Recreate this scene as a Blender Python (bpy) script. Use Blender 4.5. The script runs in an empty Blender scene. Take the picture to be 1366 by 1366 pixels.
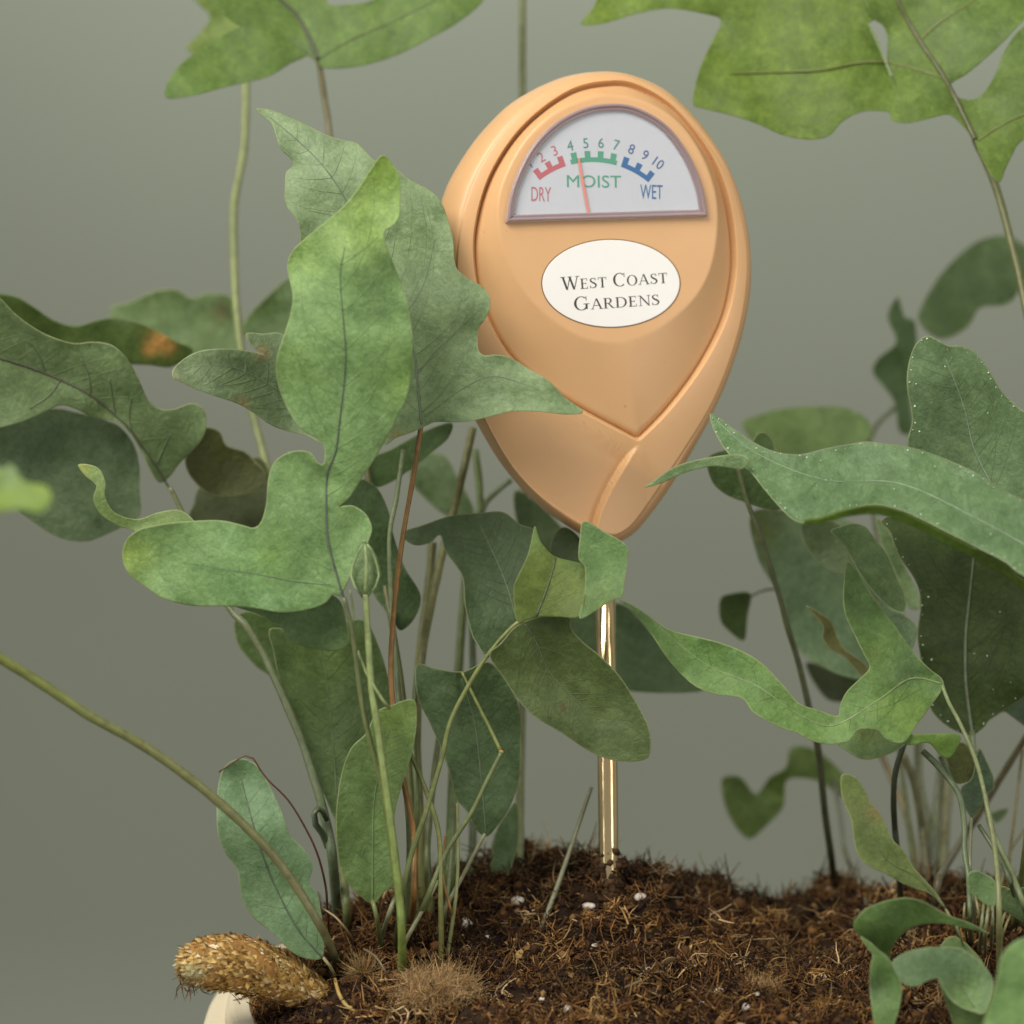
import bpy, math, random
import numpy as np
from mathutils import Vector, Matrix, noise
from mathutils.geometry import delaunay_2d_cdt

# ------------------------------------------------------------------ camera, light, exposure
SC = bpy.context.scene
COL = SC.collection
PITCH = math.radians(8.0)
CAM_Z = 0.300
F = 3871.0                       # focal length in photo pixels (1366 wide)
RIGHT = np.array([1.0, 0, 0]); UP = np.array([0, math.sin(PITCH), math.cos(PITCH)])
FWD = np.array([0, math.cos(PITCH), -math.sin(PITCH)]); CAM = np.array([0, 0, CAM_Z])
MM = 0.001

cam_d = bpy.data.cameras.new("camera"); cam = bpy.data.objects.new("camera", cam_d); COL.objects.link(cam)
cam.location = CAM; cam.rotation_euler = (math.pi/2 - PITCH, 0, 0)
cam_d.sensor_width = 36.0; cam_d.lens = 36.0*F/1366.0
cam_d.clip_start = 0.01; cam_d.clip_end = 20
cam_d.dof.use_dof = True; cam_d.dof.focus_distance = 0.582; cam_d.dof.aperture_fstop = 9.5
SC.camera = cam

W = bpy.data.worlds.new("World"); SC.world = W; W.use_nodes = True
bg = W.node_tree.nodes["Background"]; bg.inputs[0].default_value = (1.0, 0.99, 0.95, 1); bg.inputs[1].default_value = 0.30

def area(name, loc, target, size, power, color, sy=None):
    l = bpy.data.lights.new(name, 'AREA'); l.energy = power; l.color = color; l.size = size
    if sy: l.shape = 'RECTANGLE'; l.size_y = sy
    o = bpy.data.objects.new(name, l); COL.objects.link(o); o.location = loc
    o.rotation_euler = (Vector(target)-Vector(loc)).to_track_quat('-Z', 'Y').to_euler()
    return o
area("softbox_key", (-0.34, 0.17, 0.80), (0.0, 0.60, 0.24), 0.46, 8.2, (1.0, 0.965, 0.90), 0.46)
area("added_strip_right", (0.50, 0.12, 0.36), (0.03, 0.60, 0.22), 0.16, 1.8, (1.0, 0.97, 0.92), 1.0)  # added strip light for a bright streak on the probe and face sheen
area("added_strip_left", (-0.60, 0.20, 0.30), (0.03, 0.60, 0.20), 0.08, 1.0, (1.0, 0.98, 0.95), 0.9)  # second added strip, narrow, for the probe's left streak
area("softbox_backdrop", (0.20, 1.58, 0.92), (0.20, 1.90, 0.30), 1.5, 12.0, (0.95, 1.0, 1.02), 0.3)
SC.view_settings.view_transform = 'Standard'; SC.view_settings.look = 'None'
SC.view_settings.exposure = 0.0; SC.view_settings.gamma = 1.0
SC.render.engine = 'CYCLES'; SC.cycles.use_denoising = True
SC.cycles.max_bounces = 8; SC.cycles.transparent_max_bounces = 8

# ------------------------------------------------------------------ helpers
def P(px, py, d):
    return CAM + RIGHT*((px-683.0)/F*d) + UP*(-(py-683.0)/F*d) + FWD*d
def Pn(xy, d):
    xy = np.asarray(xy, float); d = np.broadcast_to(np.asarray(d, float), (len(xy),))
    return CAM + np.outer((xy[:, 0]-683)/F*d, RIGHT) + np.outer(-(xy[:, 1]-683)/F*d, UP) + np.outer(d, FWD)
def depth_of(p): return float(np.dot(np.asarray(p)-CAM, FWD))
def srgb(r, g, b):
    f = lambda c: (c/255/12.92) if c/255 <= 0.04045 else ((c/255+0.055)/1.055)**2.4
    return (f(r), f(g), f(b))

ORIG = {}
def empty(name, loc):
    o = bpy.data.objects.new(name, None); COL.objects.link(o); o.location = loc
    o.empty_display_size = 0.01; ORIG[o.name] = np.array(loc, float); return o
def tag(o, label=None, cat=None, group=None, kind=None):
    for k, v in (('label', label), ('category', cat), ('group', group), ('kind', kind)):
        if v: o[k] = v
    return o
def mesh_obj(name, verts, faces, mat, parent=None, smooth=True, attrs=None, base=None, uv=None):
    verts = np.asarray(verts, float)
    c = np.asarray(base, float) if base is not None else (verts.min(0)+verts.max(0))/2
    me = bpy.data.meshes.new(name)
    if isinstance(faces, np.ndarray):
        faces = faces.tolist()
    me.from_pydata((verts-c).tolist(), [], faces)
    if smooth: me.polygons.foreach_set('use_smooth', [True]*len(me.polygons))
    for k, (typ, data) in (attrs or {}).items():
        a = me.attributes.new(k, typ, 'POINT')
        if typ == 'FLOAT': a.data.foreach_set('value', np.asarray(data, np.float32).ravel())
        elif typ == 'FLOAT_COLOR': a.data.foreach_set('color', np.asarray(data, np.float32).ravel())
        else: a.data.foreach_set('vector', np.asarray(data, np.float32).ravel())
    me.update()
    for m in (mat if isinstance(mat, list) else [mat]): me.materials.append(m)
    o = bpy.data.objects.new(name, me); COL.objects.link(o)
    ORIG[o.name] = c
    if parent:
        o.parent = parent; o.location = c-ORIG[parent.name]
    else: o.location = c
    return o

def catmull(pts, closed, spacing):
    pts = np.asarray(pts, float); n = len(pts); out = []
    rng = range(n if closed else n-1)
    for i in rng:
        if closed: p0, p1, p2, p3 = pts[i-1], pts[i], pts[(i+1) % n], pts[(i+2) % n]
        else: p0, p1, p2, p3 = pts[max(i-1, 0)], pts[i], pts[i+1], pts[min(i+2, n-1)]
        k = max(1, int(np.linalg.norm((p2-p1)[:2])/spacing))
        for t in np.arange(k)/k:
            out.append(0.5*((2*p1)+(-p0+p2)*t+(2*p0-5*p1+4*p2-p3)*t*t+(-p0+3*p1-3*p2+p3)*t**3))
    if not closed: out.append(pts[-1])
    return np.array(out)

def tube(points, radii, sides=8, cap=True):
    """tube along 3-D points -> verts, faces"""
    p = np.asarray(points, float); n = len(p)
    r = np.broadcast_to(np.asarray(radii, float), (n,))
    t = np.gradient(p, axis=0); t /= np.linalg.norm(t, axis=1)[:, None]+1e-12
    ref = np.array([0.3, 0.9, 0.2]); ref = ref-t[0]*np.dot(ref, t[0]); ref /= np.linalg.norm(ref)
    V = []; Fc = []
    for i in range(n):
        ref = ref-t[i]*np.dot(ref, t[i]); ref /= np.linalg.norm(ref)+1e-12
        b = np.cross(t[i], ref)
        for k in range(sides):
            a = 2*math.pi*k/sides
            V.append(p[i]+r[i]*(math.cos(a)*ref+math.sin(a)*b))
    for i in range(n-1):
        for k in range(sides):
            a = i*sides+k; b2 = i*sides+(k+1) % sides
            Fc.append((a, b2, b2+sides, a+sides))
    if cap:
        Fc.append(tuple(range(sides-1, -1, -1))); Fc.append(tuple(range((n-1)*sides, n*sides)))
    return np.array(V), Fc
def join(parts):
    V = []; Fc = []; o = 0
    for v, f in parts:
        V.append(np.asarray(v)); Fc += [tuple(i+o for i in q) for q in f]; o += len(v)
    return np.vstack(V), Fc

# ------------------------------------------------------------------ materials
def mat_new(name):
    m = bpy.data.materials.new(name); m.use_nodes = True; nt = m.node_tree
    return m, nt, nt.nodes["Principled BSDF"]
def N(nt, typ, **kw):
    n = nt.nodes.new(typ)
    for k, v in kw.items(): setattr(n, k, v)
    return n
def mixc(nt, a, b, fac, mode='MIX'):
    n = N(nt, 'ShaderNodeMix', data_type='RGBA', blend_type=mode)
    for s, v in ((n.inputs[0], fac), (n.inputs[6], a), (n.inputs[7], b)):
        if hasattr(v, 'links') or isinstance(v, bpy.types.NodeSocket): nt.links.new(v, s)
        else: s.default_value = v if not isinstance(v, tuple) else (*v, 1)[:4]
    return n.outputs[2]
def ramp(nt, src, stops):
    n = N(nt, 'ShaderNodeValToRGB'); e = n.color_ramp.elements
    while len(e) < len(stops): e.new(0.5)
    for i, (p, c) in enumerate(stops):
        e[i].position = p; e[i].color = (*c, 1) if len(c) == 3 else c
    nt.links.new(src, n.inputs[0]); return n.outputs[0]
def noise_tex(nt, vec, scale, detail=4, rough=0.55, dist=0.0):
    n = N(nt, 'ShaderNodeTexNoise'); n.inputs['Scale'].default_value = scale; n.inputs['Detail'].default_value = detail
    n.inputs['Roughness'].default_value = rough; n.inputs['Distortion'].default_value = dist
    if vec is not None: nt.links.new(vec, n.inputs['Vector'])
    return n.outputs[0]
def bump(nt, h, strength, dist, normal=None):
    n = N(nt, 'ShaderNodeBump'); n.inputs['Strength'].default_value = strength; n.inputs['Distance'].default_value = dist
    nt.links.new(h, n.inputs['Height'])
    if normal is not None: nt.links.new(normal, n.inputs['Normal'])
    return n.outputs[0]

def leaf_material(name, transl, rough, edge_col, edge_amt, bump_s=0.35):
    m, nt, b = mat_new(name)
    col = N(nt, 'ShaderNodeAttribute', attribute_name='Col').outputs['Color']
    pos = N(nt, 'ShaderNodeAttribute', attribute_name='leafpos').outputs['Vector']
    edge = N(nt, 'ShaderNodeAttribute', attribute_name='edge').outputs['Fac']
    n1 = noise_tex(nt, pos, 2.6, 5, 0.6, 0.4)
    n2 = noise_tex(nt, pos, 11.0, 5, 0.65, 0.8)
    mp = N(nt, 'ShaderNodeMapping'); mp.inputs['Scale'].default_value = (1, 1, 1); nt.links.new(pos, mp.inputs[0])
    n3 = noise_tex(nt, mp.outputs[0], 42.0, 4, 0.7, 1.2)
    c = mixc(nt, col, ramp(nt, n1, [(0.30, (0.66, 0.72, 0.60)), (0.5, (1, 1, 1)), (0.72, (1.28, 1.22, 1.22))]), 0.8, 'MULTIPLY')
    c = mixc(nt, c, ramp(nt, n2, [(0.32, (0.74, 0.78, 0.70)), (0.5, (1, 1, 1)), (0.70, (1.22, 1.20, 1.18))]), 0.75, 'MULTIPLY')
    c = mixc(nt, c, ramp(nt, n3, [(0.36, (0.82, 0.84, 0.80)), (0.5, (1, 1, 1)), (0.68, (1.14, 1.13, 1.14))]), 0.7, 'MULTIPLY')
    # fine net of veins
    v = N(nt, 'ShaderNodeTexVoronoi', feature='DISTANCE_TO_EDGE'); v.inputs['Scale'].default_value = 8.5
    wv = N(nt, 'ShaderNodeVectorMath', operation='ADD')
    nn = N(nt, 'ShaderNodeTexNoise'); nn.inputs['Scale'].default_value = 5.0; nt.links.new(pos, nn.inputs['Vector'])
    sc = N(nt, 'ShaderNodeVectorMath', operation='SCALE'); sc.inputs['Scale'].default_value = 0.16
    nt.links.new(nn.outputs['Color'], sc.inputs[0]); nt.links.new(pos, wv.inputs[0]); nt.links.new(sc.outputs[0], wv.inputs[1])
    nt.links.new(wv.outputs[0], v.inputs['Vector'])
    net = ramp(nt, v.outputs['Distance'], [(0.0, (0.80, 0.84, 0.76)), (0.07, (1, 1, 1))])
    c = mixc(nt, c, net, 0.6, 'MULTIPLY')
    # powdery wax bloom, rubbed off in places
    n4 = noise_tex(nt, pos, 4.2, 6, 0.62, 0.9)
    c = mixc(nt, c, ramp(nt, n4, [(0.48, (1, 1, 1)), (0.74, (1.42, 1.38, 1.60))]), 0.8, 'MULTIPLY')
    # small scars and specks
    n5 = noise_tex(nt, pos, 26, 2, 0.5)
    c = mixc(nt, c, (0.10, 0.075, 0.03), ramp(nt, n5, [(0.74, (0, 0, 0)), (0.79, (0.5, 0.5, 0.5))]))
    c = mixc(nt, edge_col, c, ramp(nt, edge, [(0.0, (1-edge_amt,)*3), (1.0, (1, 1, 1))]))
    nt.links.new(c, b.inputs['Base Color'])
    rr = ramp(nt, n2, [(0.3, (rough-0.08,)*3), (0.7, (rough+0.12,)*3)])
    nt.links.new(rr, b.inputs['Roughness'])
    b.inputs['Specular IOR Level'].default_value = 0.46
    b.inputs['Sheen Weight'].default_value = 0.05; b.inputs['Sheen Roughness'].default_value = 0.5
    b.inputs['Sheen Tint'].default_value = (0.85, 0.95, 0.92, 1)
    h = mixc(nt, mixc(nt, n2, n3, 0.45), v.outputs['Distance'], 0.4)
    nb = bump(nt, h, bump_s, 0.0007)
    nt.links.new(nb, b.inputs['Normal'])
    tr = N(nt, 'ShaderNodeBsdfTranslucent')
    tc = mixc(nt, c, (1.25, 1.25, 0.45), 1.0, 'MULTIPLY'); nt.links.new(tc, tr.inputs[0]); nt.links.new(nb, tr.inputs['Normal'])
    mx = N(nt, 'ShaderNodeMixShader'); mx.inputs[0].default_value = transl
    nt.links.new(b.outputs[0], mx.inputs[1]); nt.links.new(tr.outputs[0], mx.inputs[2])
    nt.links.new(mx.outputs[0], nt.nodes['Material Output'].inputs[0])
    return m
M_LEAF = leaf_material('fern_leaf', 0.33, 0.44, (0.42, 0.44, 0.22), 0.55, 0.6)
M_LEAFT = leaf_material('fern_leaf_thin', 0.50, 0.46, (0.34, 0.42, 0.18), 0.25, 0.4)

def plain(name, color, rough=0.5, metal=0.0, spec=0.5, var=0.0, vscale=300, bmp=0.0, bd=0.0002, sss=0.0):
    m, nt, b = mat_new(name)
    b.inputs['Roughness'].default_value = rough; b.inputs['Metallic'].default_value = metal
    b.inputs['Specular IOR Level'].default_value = spec
    co = N(nt, 'ShaderNodeTexCoord').outputs['Object']
    n = noise_tex(nt, co, vscale, 5, 0.6)
    c = mixc(nt, color, ramp(nt, n, [(0.3, (1-var,)*3), (0.7, (1+var,)*3)]), 1.0, 'MULTIPLY')
    nt.links.new(c, b.inputs['Base Color'])
    if bmp: nt.links.new(bump(nt, noise_tex(nt, co, vscale*2.5, 4, 0.6), bmp, bd), b.inputs['Normal'])
    if sss:
        b.inputs['Subsurface Weight'].default_value = sss; b.inputs['Subsurface Radius'].default_value = (0.004, 0.002, 0.001)
        b.inputs['Subsurface Scale'].default_value = 1.0
    return m
def stalk_material():
    m, nt, b = mat_new('fern_stalk')
    col = N(nt, 'ShaderNodeAttribute', attribute_name='Col').outputs['Color']
    co = N(nt, 'ShaderNodeTexCoord').outputs['Object']
    n = noise_tex(nt, co, 420, 5, 0.65, 0.5)
    c = mixc(nt, col, ramp(nt, n, [(0.3, (0.66, 0.62, 0.55)), (0.68, (1.25, 1.2, 1.15))]), 0.9, 'MULTIPLY')
    nt.links.new(c, b.inputs['Base Color']); b.inputs['Roughness'].default_value = 0.42
    nt.links.new(bump(nt, n, 0.3, 0.0003), b.inputs['Normal'])
    return m
M_STALK = stalk_material()
def attr_material(name, rough=0.8, spec=0.25):
    m, nt, b = mat_new(name)
    col = N(nt, 'ShaderNodeAttribute', attribute_name='Col').outputs['Color']
    co = N(nt, 'ShaderNodeTexCoord').outputs['Object']
    n = noise_tex(nt, co, 900, 3, 0.6)
    c = mixc(nt, col, ramp(nt, n, [(0.3, (0.6, 0.6, 0.6)), (0.7, (1.3, 1.28, 1.25))]), 0.8, 'MULTIPLY')
    nt.links.new(c, b.inputs['Base Color']); b.inputs['Roughness'].default_value = rough
    b.inputs['Specular IOR Level'].default_value = spec
    return m
M_FIBRE = attr_material('peat_fibre')
M_DOT = plain('lime_dot', (0.56, 0.63, 0.50), 0.7)

# ------------------------------------------------------------------ backdrop, table, planter
def backdrop_material():
    m, nt, b = mat_new('backdrop_paper')
    co = N(nt, 'ShaderNodeTexCoord').outputs['Object']
    n = noise_tex(nt, co, 3.0, 3, 0.5)
    c = mixc(nt, (0.243, 0.252, 0.196), ramp(nt, n, [(0.3, (0.97,)*3), (0.7, (1.03,)*3)]), 1.0, 'MULTIPLY')
    nt.links.new(c, b.inputs['Base Color']); b.inputs['Roughness'].default_value = 0.95
    b.inputs['Specular IOR Level'].default_value = 0.1
    return m
v = []; f = []
prof = [(1.90, 1.8), (1.90, 0.9), (1.90, 0.35), (1.90, 0.0), (1.90, -0.25), (1.87, -0.36), (1.80, -0.43), (1.70, -0.45), (0.9, -0.45), (0.0, -0.45)]
for i, (y, z) in enumerate(prof):
    v += [(-2.2, y, z), (2.2, y, z)]
    if i: f.append((2*i-2, 2*i-1, 2*i+1, 2*i))
tag(mesh_obj('backdrop', v, f, backdrop_material()), kind='structure')

KS = 0.9736
RIMZ = CAM_Z-0.1875*KS
PC = np.array([0.047, 0.600])*KS; PA, PB = 0.1070*KS, 0.0700*KS
def oval_ring(a, b, z, n=128, wob=0.0):
    t = np.arange(n)*2*math.pi/n
    e = 2/2.5
    cx = np.sign(np.cos(t))*np.abs(np.cos(t))**e*a; sy = np.sign(np.sin(t))*np.abs(np.sin(t))**e*b
    return np.stack([PC[0]+cx, PC[1]+sy, np.full(n, z)], 1)
def loft(rings, close=True):
    n = len(rings[0]); V = np.vstack(rings); Fc = []
    for i in range(len(rings)-1):
        for k in range(n):
            a = i*n+k; b = i*n+(k+1) % n
            Fc.append((a, b, b+n, a+n))
    return V, Fc
table_top_z = 0.0
# small stool the planter stands on (below the frame)
sv = []; sf = []
M_TABLE = plain('table_paint', (0.30, 0.29, 0.25), 0.6, var=0.06, vscale=20)
rings = [oval_ring(0.150, 0.105, z) for z in ()]
def disc_stack(profile, n=96):
    return [oval_ring(PA*s, PB*s, z, n) for s, z in profile]
tv, tf_ = loft(disc_stack([(0.01, 0.0), (1.24, 0.0), (1.25, -0.003), (1.25, -0.018), (1.24, -0.02), (0.01, -0.02)]))
stool = empty('stool', (PC[0], PC[1], -0.45))
tag(stool, 'grey painted oval stool under the cream planter', 'stool')
mesh_obj('seat', tv, tf_, M_TABLE, stool, smooth=False)
for sx in (-1, 1):
    for sy in (-1, 1):
        a = np.array([PC[0]+sx*0.07, PC[1]+sy*0.045, -0.018]); b_ = np.array([PC[0]+sx*0.095, PC[1]+sy*0.06, -0.45])
        vv, ff = tube([a, (a+b_)/2, b_], [0.011, 0.010, 0.008], 12)
        mesh_obj('leg', vv, ff, M_TABLE, stool)

M_POT = plain('cream_ceramic', srgb(212, 198, 168), 0.55, var=0.05, vscale=120, bmp=0.15, bd=0.0004)
pl = empty('planter', (PC[0], PC[1], 0.0))
tag(pl, 'cream ceramic planter with stepped rim filled with dark potting mix', 'planter')
d_ = 0.003
def pring(off, z): return oval_ring(PA+off, PB+off, z, 160)
prof = [(-0.020, 0.002), (-0.020, 0.000), (-0.012, 0.0), (-0.009, 0.003), (-0.006, RIMZ-0.040), (-0.004, RIMZ-0.030),
        (0.0045, RIMZ-0.0290), (0.0055, RIMZ-0.028), (0.0052, RIMZ-0.0052), (0.0046, RIMZ-0.0046), (0.0015, RIMZ-0.0045), (0.0008, RIMZ-0.0041),
        (0.0006, RIMZ-0.0012), (-0.0002, RIMZ-0.0002), (-0.0012, RIMZ), (-0.0042, RIMZ), (-0.0050, RIMZ-0.001),
        (-0.0055, RIMZ-0.020), (-0.014, 0.012), (-0.020, 0.010)]
rv, rf = loft([pring(o, z) for o, z in prof])
rf.append(tuple(range(159, -1, -1)))
rf.append(tuple((len(prof)-1)*160+i for i in range(160)))
mesh_obj('bowl', rv, rf, M_POT, pl, smooth=False)

# ------------------------------------------------------------------ soil surface
def soil_anchor(px, py, y):
    a = (683-py)/F; y = y*KS
    # solve world z for given world y on pixel row
    cy, sy = math.cos(PITCH), math.sin(PITCH)
    z = (a*y*cy-y*sy)/(cy+a*sy)
    d = y*cy-z*sy
    return ((px-683)/F*d, y, CAM_Z+z)
ANCH = [soil_anchor(*q) for q in [
    (812, 1188, .600), (720, 1146, .634), (620, 1160, .630), (540, 1200, .622), (470, 1215, .618), (450, 1250, .600), (780, 1158, .632),
    (860, 1172, .630), (930, 1180, .634), (962, 1202, .636), (990, 1222, .640), (1035, 1228, .650), (1068, 1206, .650), (1105, 1176, .648), (1142, 1204, .646), (1165, 1218, .646),
    (1200, 1212, .645), (1245, 1178, .640), (1300, 1196, .640), (1366, 1200, .640),
    (600, 1262, .590), (700, 1258, .592), (850, 1250, .592), (1000, 1262, .600), (1120, 1270, .605), (1250, 1275, .592), (1340, 1290, .58),
    (420, 1300, .588), (350, 1318, .600), (430, 1366, .566), (550, 1345, .566), (680, 1345, .562), (800, 1350, .561), (950, 1352, .561), (1100, 1352, .561), (1250, 1366, .556), (1366, 1366, .556)]]
for k in range(40):
    r = oval_ring(PA-0.0045, PB-0.0045, RIMZ-0.002, 40)[k]; ANCH.append(tuple(r))
ANCH = np.array(ANCH)
def tps_fit(xy, z, lam):
    n = len(xy); d2 = ((xy[:, None]-xy[None])**2).sum(2)*1e4
    K = np.where(d2 > 0, 0.5*d2*np.log(d2+1e-12), 0)+lam*np.eye(n)
    A = np.zeros((n+3, n+3)); A[:n, :n] = K; A[:n, n] = 1; A[:n, n+1:] = xy; A[n, :n] = 1; A[n+1:, :n] = xy.T
    return np.linalg.solve(A, np.concatenate([z, np.zeros(3)]))
TPSW = tps_fit(ANCH[:, :2], ANCH[:, 2], 0.004)
def soil_base(xy):
    d2 = ((xy[:, None]-ANCH[None, :, :2])**2).sum(2)*1e4
    return (np.where(d2 > 0, 0.5*d2*np.log(d2+1e-12), 0))@TPSW[:-3]+TPSW[-3]+xy@TPSW[-2:]
def inside(xy, m=0.0045):
    return (np.abs((xy[:, 0]-PC[0])/(PA-m))**2.5+np.abs((xy[:, 1]-PC[1])/(PB-m))**2.5)
NX, NY = 300, 200
gx = np.linspace(PC[0]-PA+0.0046, PC[0]+PA-0.0046, NX); gy = np.linspace(PC[1]-PB+0.0046, PC[1]+PB-0.0046, NY)
GX, GY = np.meshgrid(gx, gy); gxy = np.stack([GX.ravel(), GY.ravel()], 1)
gz = np.concatenate([soil_base(gxy[i:i+5000]) for i in range(0, len(gxy), 5000)])
ins = inside(gxy)
fade = np.clip((1.0-ins)*4, 0, 1)
nz = np.array([2.3*noise.noise(Vector((x*75, y*75, 1)))+2.9*noise.noise(Vector((x*190, y*190, 5)))+2.2*noise.noise(Vector((x*420, y*420, 9)))+0.6*noise.noise(Vector((x*900, y*900, 3))) for x, y in gxy])*MM
gz = gz+nz*(0.25+0.75*fade)
rod_xy = P(812, 1190, 0.600)[:2]
gz = gz+0.0028*np.exp(-((gxy-rod_xy)**2).sum(1)/0.006**2)
GZ = gz.reshape(NY, NX)
def soil_z(x, y):
    fx = np.clip((np.asarray(x)-gx[0])/(gx[1]-gx[0]), 0, NX-1.001); fy = np.clip((np.asarray(y)-gy[0])/(gy[1]-gy[0]), 0, NY-1.001)
    i = fx.astype(int); j = fy.astype(int); a = fx-i; b = fy-j
    return (GZ[j, i]*(1-a)+GZ[j, i+1]*a)*(1-b)+(GZ[j+1, i]*(1-a)+GZ[j+1, i+1]*a)*b
def soil_hit(px, py):
    """where the view ray of a pixel meets the soil"""
    ray = P(px, py, 1.0)-CAM
    for d in np.arange(0.50, 0.70, 0.0005):
        q = CAM+ray*d
        if inside(q[None, :2])[0] < 1 and q[2] <= soil_z(q[0:1], q[1:2])[0]: return q
    q = CAM+ray*0.60
    return q
keep = np.ones(len(gxy), bool)
idx = np.arange(NX*NY).reshape(NY, NX)
quads = np.stack([idx[:-1, :-1].ravel(), idx[:-1, 1:].ravel(), idx[1:, 1:].ravel(), idx[1:, :-1].ravel()], 1)
quads = quads[(ins[quads] < 1.0).all(1)]
used = np.unique(quads); remap = -np.ones(NX*NY, int); remap[used] = np.arange(len(used))
def soil_material():
    m, nt, b = mat_new('potting_mix')
    co = N(nt, 'ShaderNodeTexCoord').outputs['Object']
    n1 = noise_tex(nt, co, 60, 5, 0.65, 0.6); n2 = noise_tex(nt, co, 420, 6, 0.7, 1.0)
    c = ramp(nt, n1, [(0.3, (0.010, 0.0065, 0.004)), (0.55, (0.030, 0.017, 0.009)), (0.75, (0.060, 0.034, 0.015))])
    c = mixc(nt, c, ramp(nt, n2, [(0.3, (0.5,)*3), (0.7, (1.6, 1.5, 1.4))]), 0.9, 'MULTIPLY')
    nt.links.new(c, b.inputs['Base Color']); b.inputs['Roughness'].default_value = 0.9; b.inputs['Specular IOR Level'].default_value = 0.2
    nt.links.new(bump(nt, n2, 0.9, 0.0015), b.inputs['Normal'])
    return m
soil = tag(mesh_obj('soil', np.column_stack([gxy, gz])[used], remap[quads], soil_material()), kind='structure')

rs = np.random.RandomState(7)
PAL = np.array([(0.020, 0.008, 0.004), (0.056, 0.025, 0.009), (0.108, 0.049, 0.015), (0.175, 0.085, 0.025), (0.24, 0.138, 0.045), (0.36, 0.23, 0.09), (0.48, 0.34, 0.18)])
PALW = np.array([.16, .24, .24, .18, .10, .055, .025]); PALW = PALW/PALW.sum()
def scatter(n, ymin=0.522, pref=True):
    out = []
    while sum(len(o) for o in out) < n:
        q = np.column_stack([rs.uniform(PC[0]-PA, PC[0]+PA, n*2), rs.uniform(PC[1]-PB, PC[1]+PB, n*2)])
        q = q[(inside(q, 0.005) < 1) & (q[:, 1] > ymin)]
        if pref: q = q[(q[:, 0] < 0.118)]
        out.append(q)
    return np.vstack(out)[:n]
def build_fibres(roots, dirs, length, curl, radius, cols, seg=4):
    n = len(roots); t = dirs/np.linalg.norm(dirs, axis=1)[:, None]
    side = np.cross(t, rs.normal(size=(n, 3))); side /= np.linalg.norm(side, axis=1)[:, None]
    side2 = np.cross(t, side)
    s = np.linspace(0, 1, seg+1); pts = []
    a1 = curl*rs.normal(size=n); a2 = curl*rs.normal(size=n)
    for k in s:
        pts.append(roots+t*(length*k)[:, None]+side*(length*a1*(k*k))[:, None]+side2*(length*a2*math.sin(k*4.5)*0.35)[:, None])
    pts = np.stack(pts, 1)                            # n, seg+1, 3
    tang = np.gradient(pts, axis=1); tang /= np.linalg.norm(tang, axis=2)[..., None]+1e-12
    b1 = np.cross(tang, side[:, None, :]*0.6+side2[:, None, :]*0.4); b1 /= np.linalg.norm(b1, axis=2)[..., None]+1e-12
    b2 = np.cross(tang, b1)
    rr = radius[:, None]*(1-0.6*s[None]**2)
    V = []
    for k in range(3):
        a = 2*math.pi*k/3
        V.append(pts+(b1*math.cos(a)+b2*math.sin(a))*rr[..., None])
    V = np.stack(V, 2).reshape(-1, 3)                # n,(seg+1),3
    base = (np.arange(n)*(seg+1)*3)[:, None]
    q = []
    for i in range(seg):
        for k in range(3):
            q.append([i*3+k, i*3+(k+1) % 3, (i+1)*3+(k+1) % 3, (i+1)*3+k])
    q = np.array(q)
    Fq = (base[:, None, :]+q[None]).reshape(-1, 4)
    C = np.repeat(cols, (seg+1)*3, axis=0)
    return V, Fq, np.column_stack([C, np.ones(len(C))])
def fibre_set(n, lmin, lmax, rmin, rmax, lift, pal_shift=0):
    q = scatter(n); z = soil_z(q[:, 0], q[:, 1])
    roots = np.column_stack([q, z+rs.uniform(-0.6, 1.0, n)*MM])
    az = rs.uniform(0, 2*math.pi, n); el = rs.normal(0.0, lift, n)
    dirs = np.column_stack([np.cos(az)*np.cos(el), np.sin(az)*np.cos(el), np.sin(el)+0.05])
    L = rs.uniform(lmin, lmax, n)**1.0*MM
    roots = roots-dirs*(L*0.5)[:, None]; roots[:, 2] += 0.2*MM
    ci = np.clip(rs.choice(7, n, p=PALW)+pal_shift, 0, 6)
    cols = PAL[ci]*rs.uniform(0.7, 1.35, (n, 1))
    # patches of paler and darker mix
    pn = np.array([noise.noise(Vector((x*45, y*45, 2))) for x, y in q]); cols = cols*np.clip(1+1.25*pn, 0.25, 2.0)[:, None]
    return build_fibres(roots, dirs, L, 0.55, rs.uniform(rmin, rmax, n)*MM, cols)
def clump_set(nc, per):
    q = scatter(nc); z = soil_z(q[:, 0], q[:, 1]); n = nc*per
    rad = rs.uniform(0.6, 2.2, nc)*MM
    cen = np.repeat(np.column_stack([q, z+rad*0.35]), per, 0); R0 = np.repeat(rad, per)
    o_ = rs.normal(size=(n, 3)); o_ /= np.linalg.norm(o_, axis=1)[:, None]
    dirs = np.cross(o_, rs.normal(size=(n, 3)))+0.25*o_
    L = R0*rs.uniform(0.9, 2.2, n)
    ci = np.repeat(rs.choice(7, nc, p=[.10, .22, .28, .22, .11, .05, .02]), per)
    pn = np.repeat(np.array([noise.noise(Vector((x*60, y*60, 8))) for x, y in q]), per)
    cols = PAL[np.clip(ci+rs.randint(-1, 2, n), 0, 6)]*rs.uniform(0.7, 1.35, (n, 1))*np.clip(1+1.2*pn, .3, 1.9)[:, None]
    return build_fibres(cen+o_*(R0*rs.uniform(.5, 1, n))[:, None], dirs, L, 0.75, rs.uniform(0.08, 0.25, n)*MM, cols)
sets = [fibre_set(9500, 0.8, 2.6, 0.08, 0.22, 0.34), fibre_set(500, 3.0, 7.0, 0.06, 0.13, 0.2, 1), fibre_set(5000, 0.7, 1.9, 0.16, 0.34, 0.5), clump_set(2600, 16)]
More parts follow.
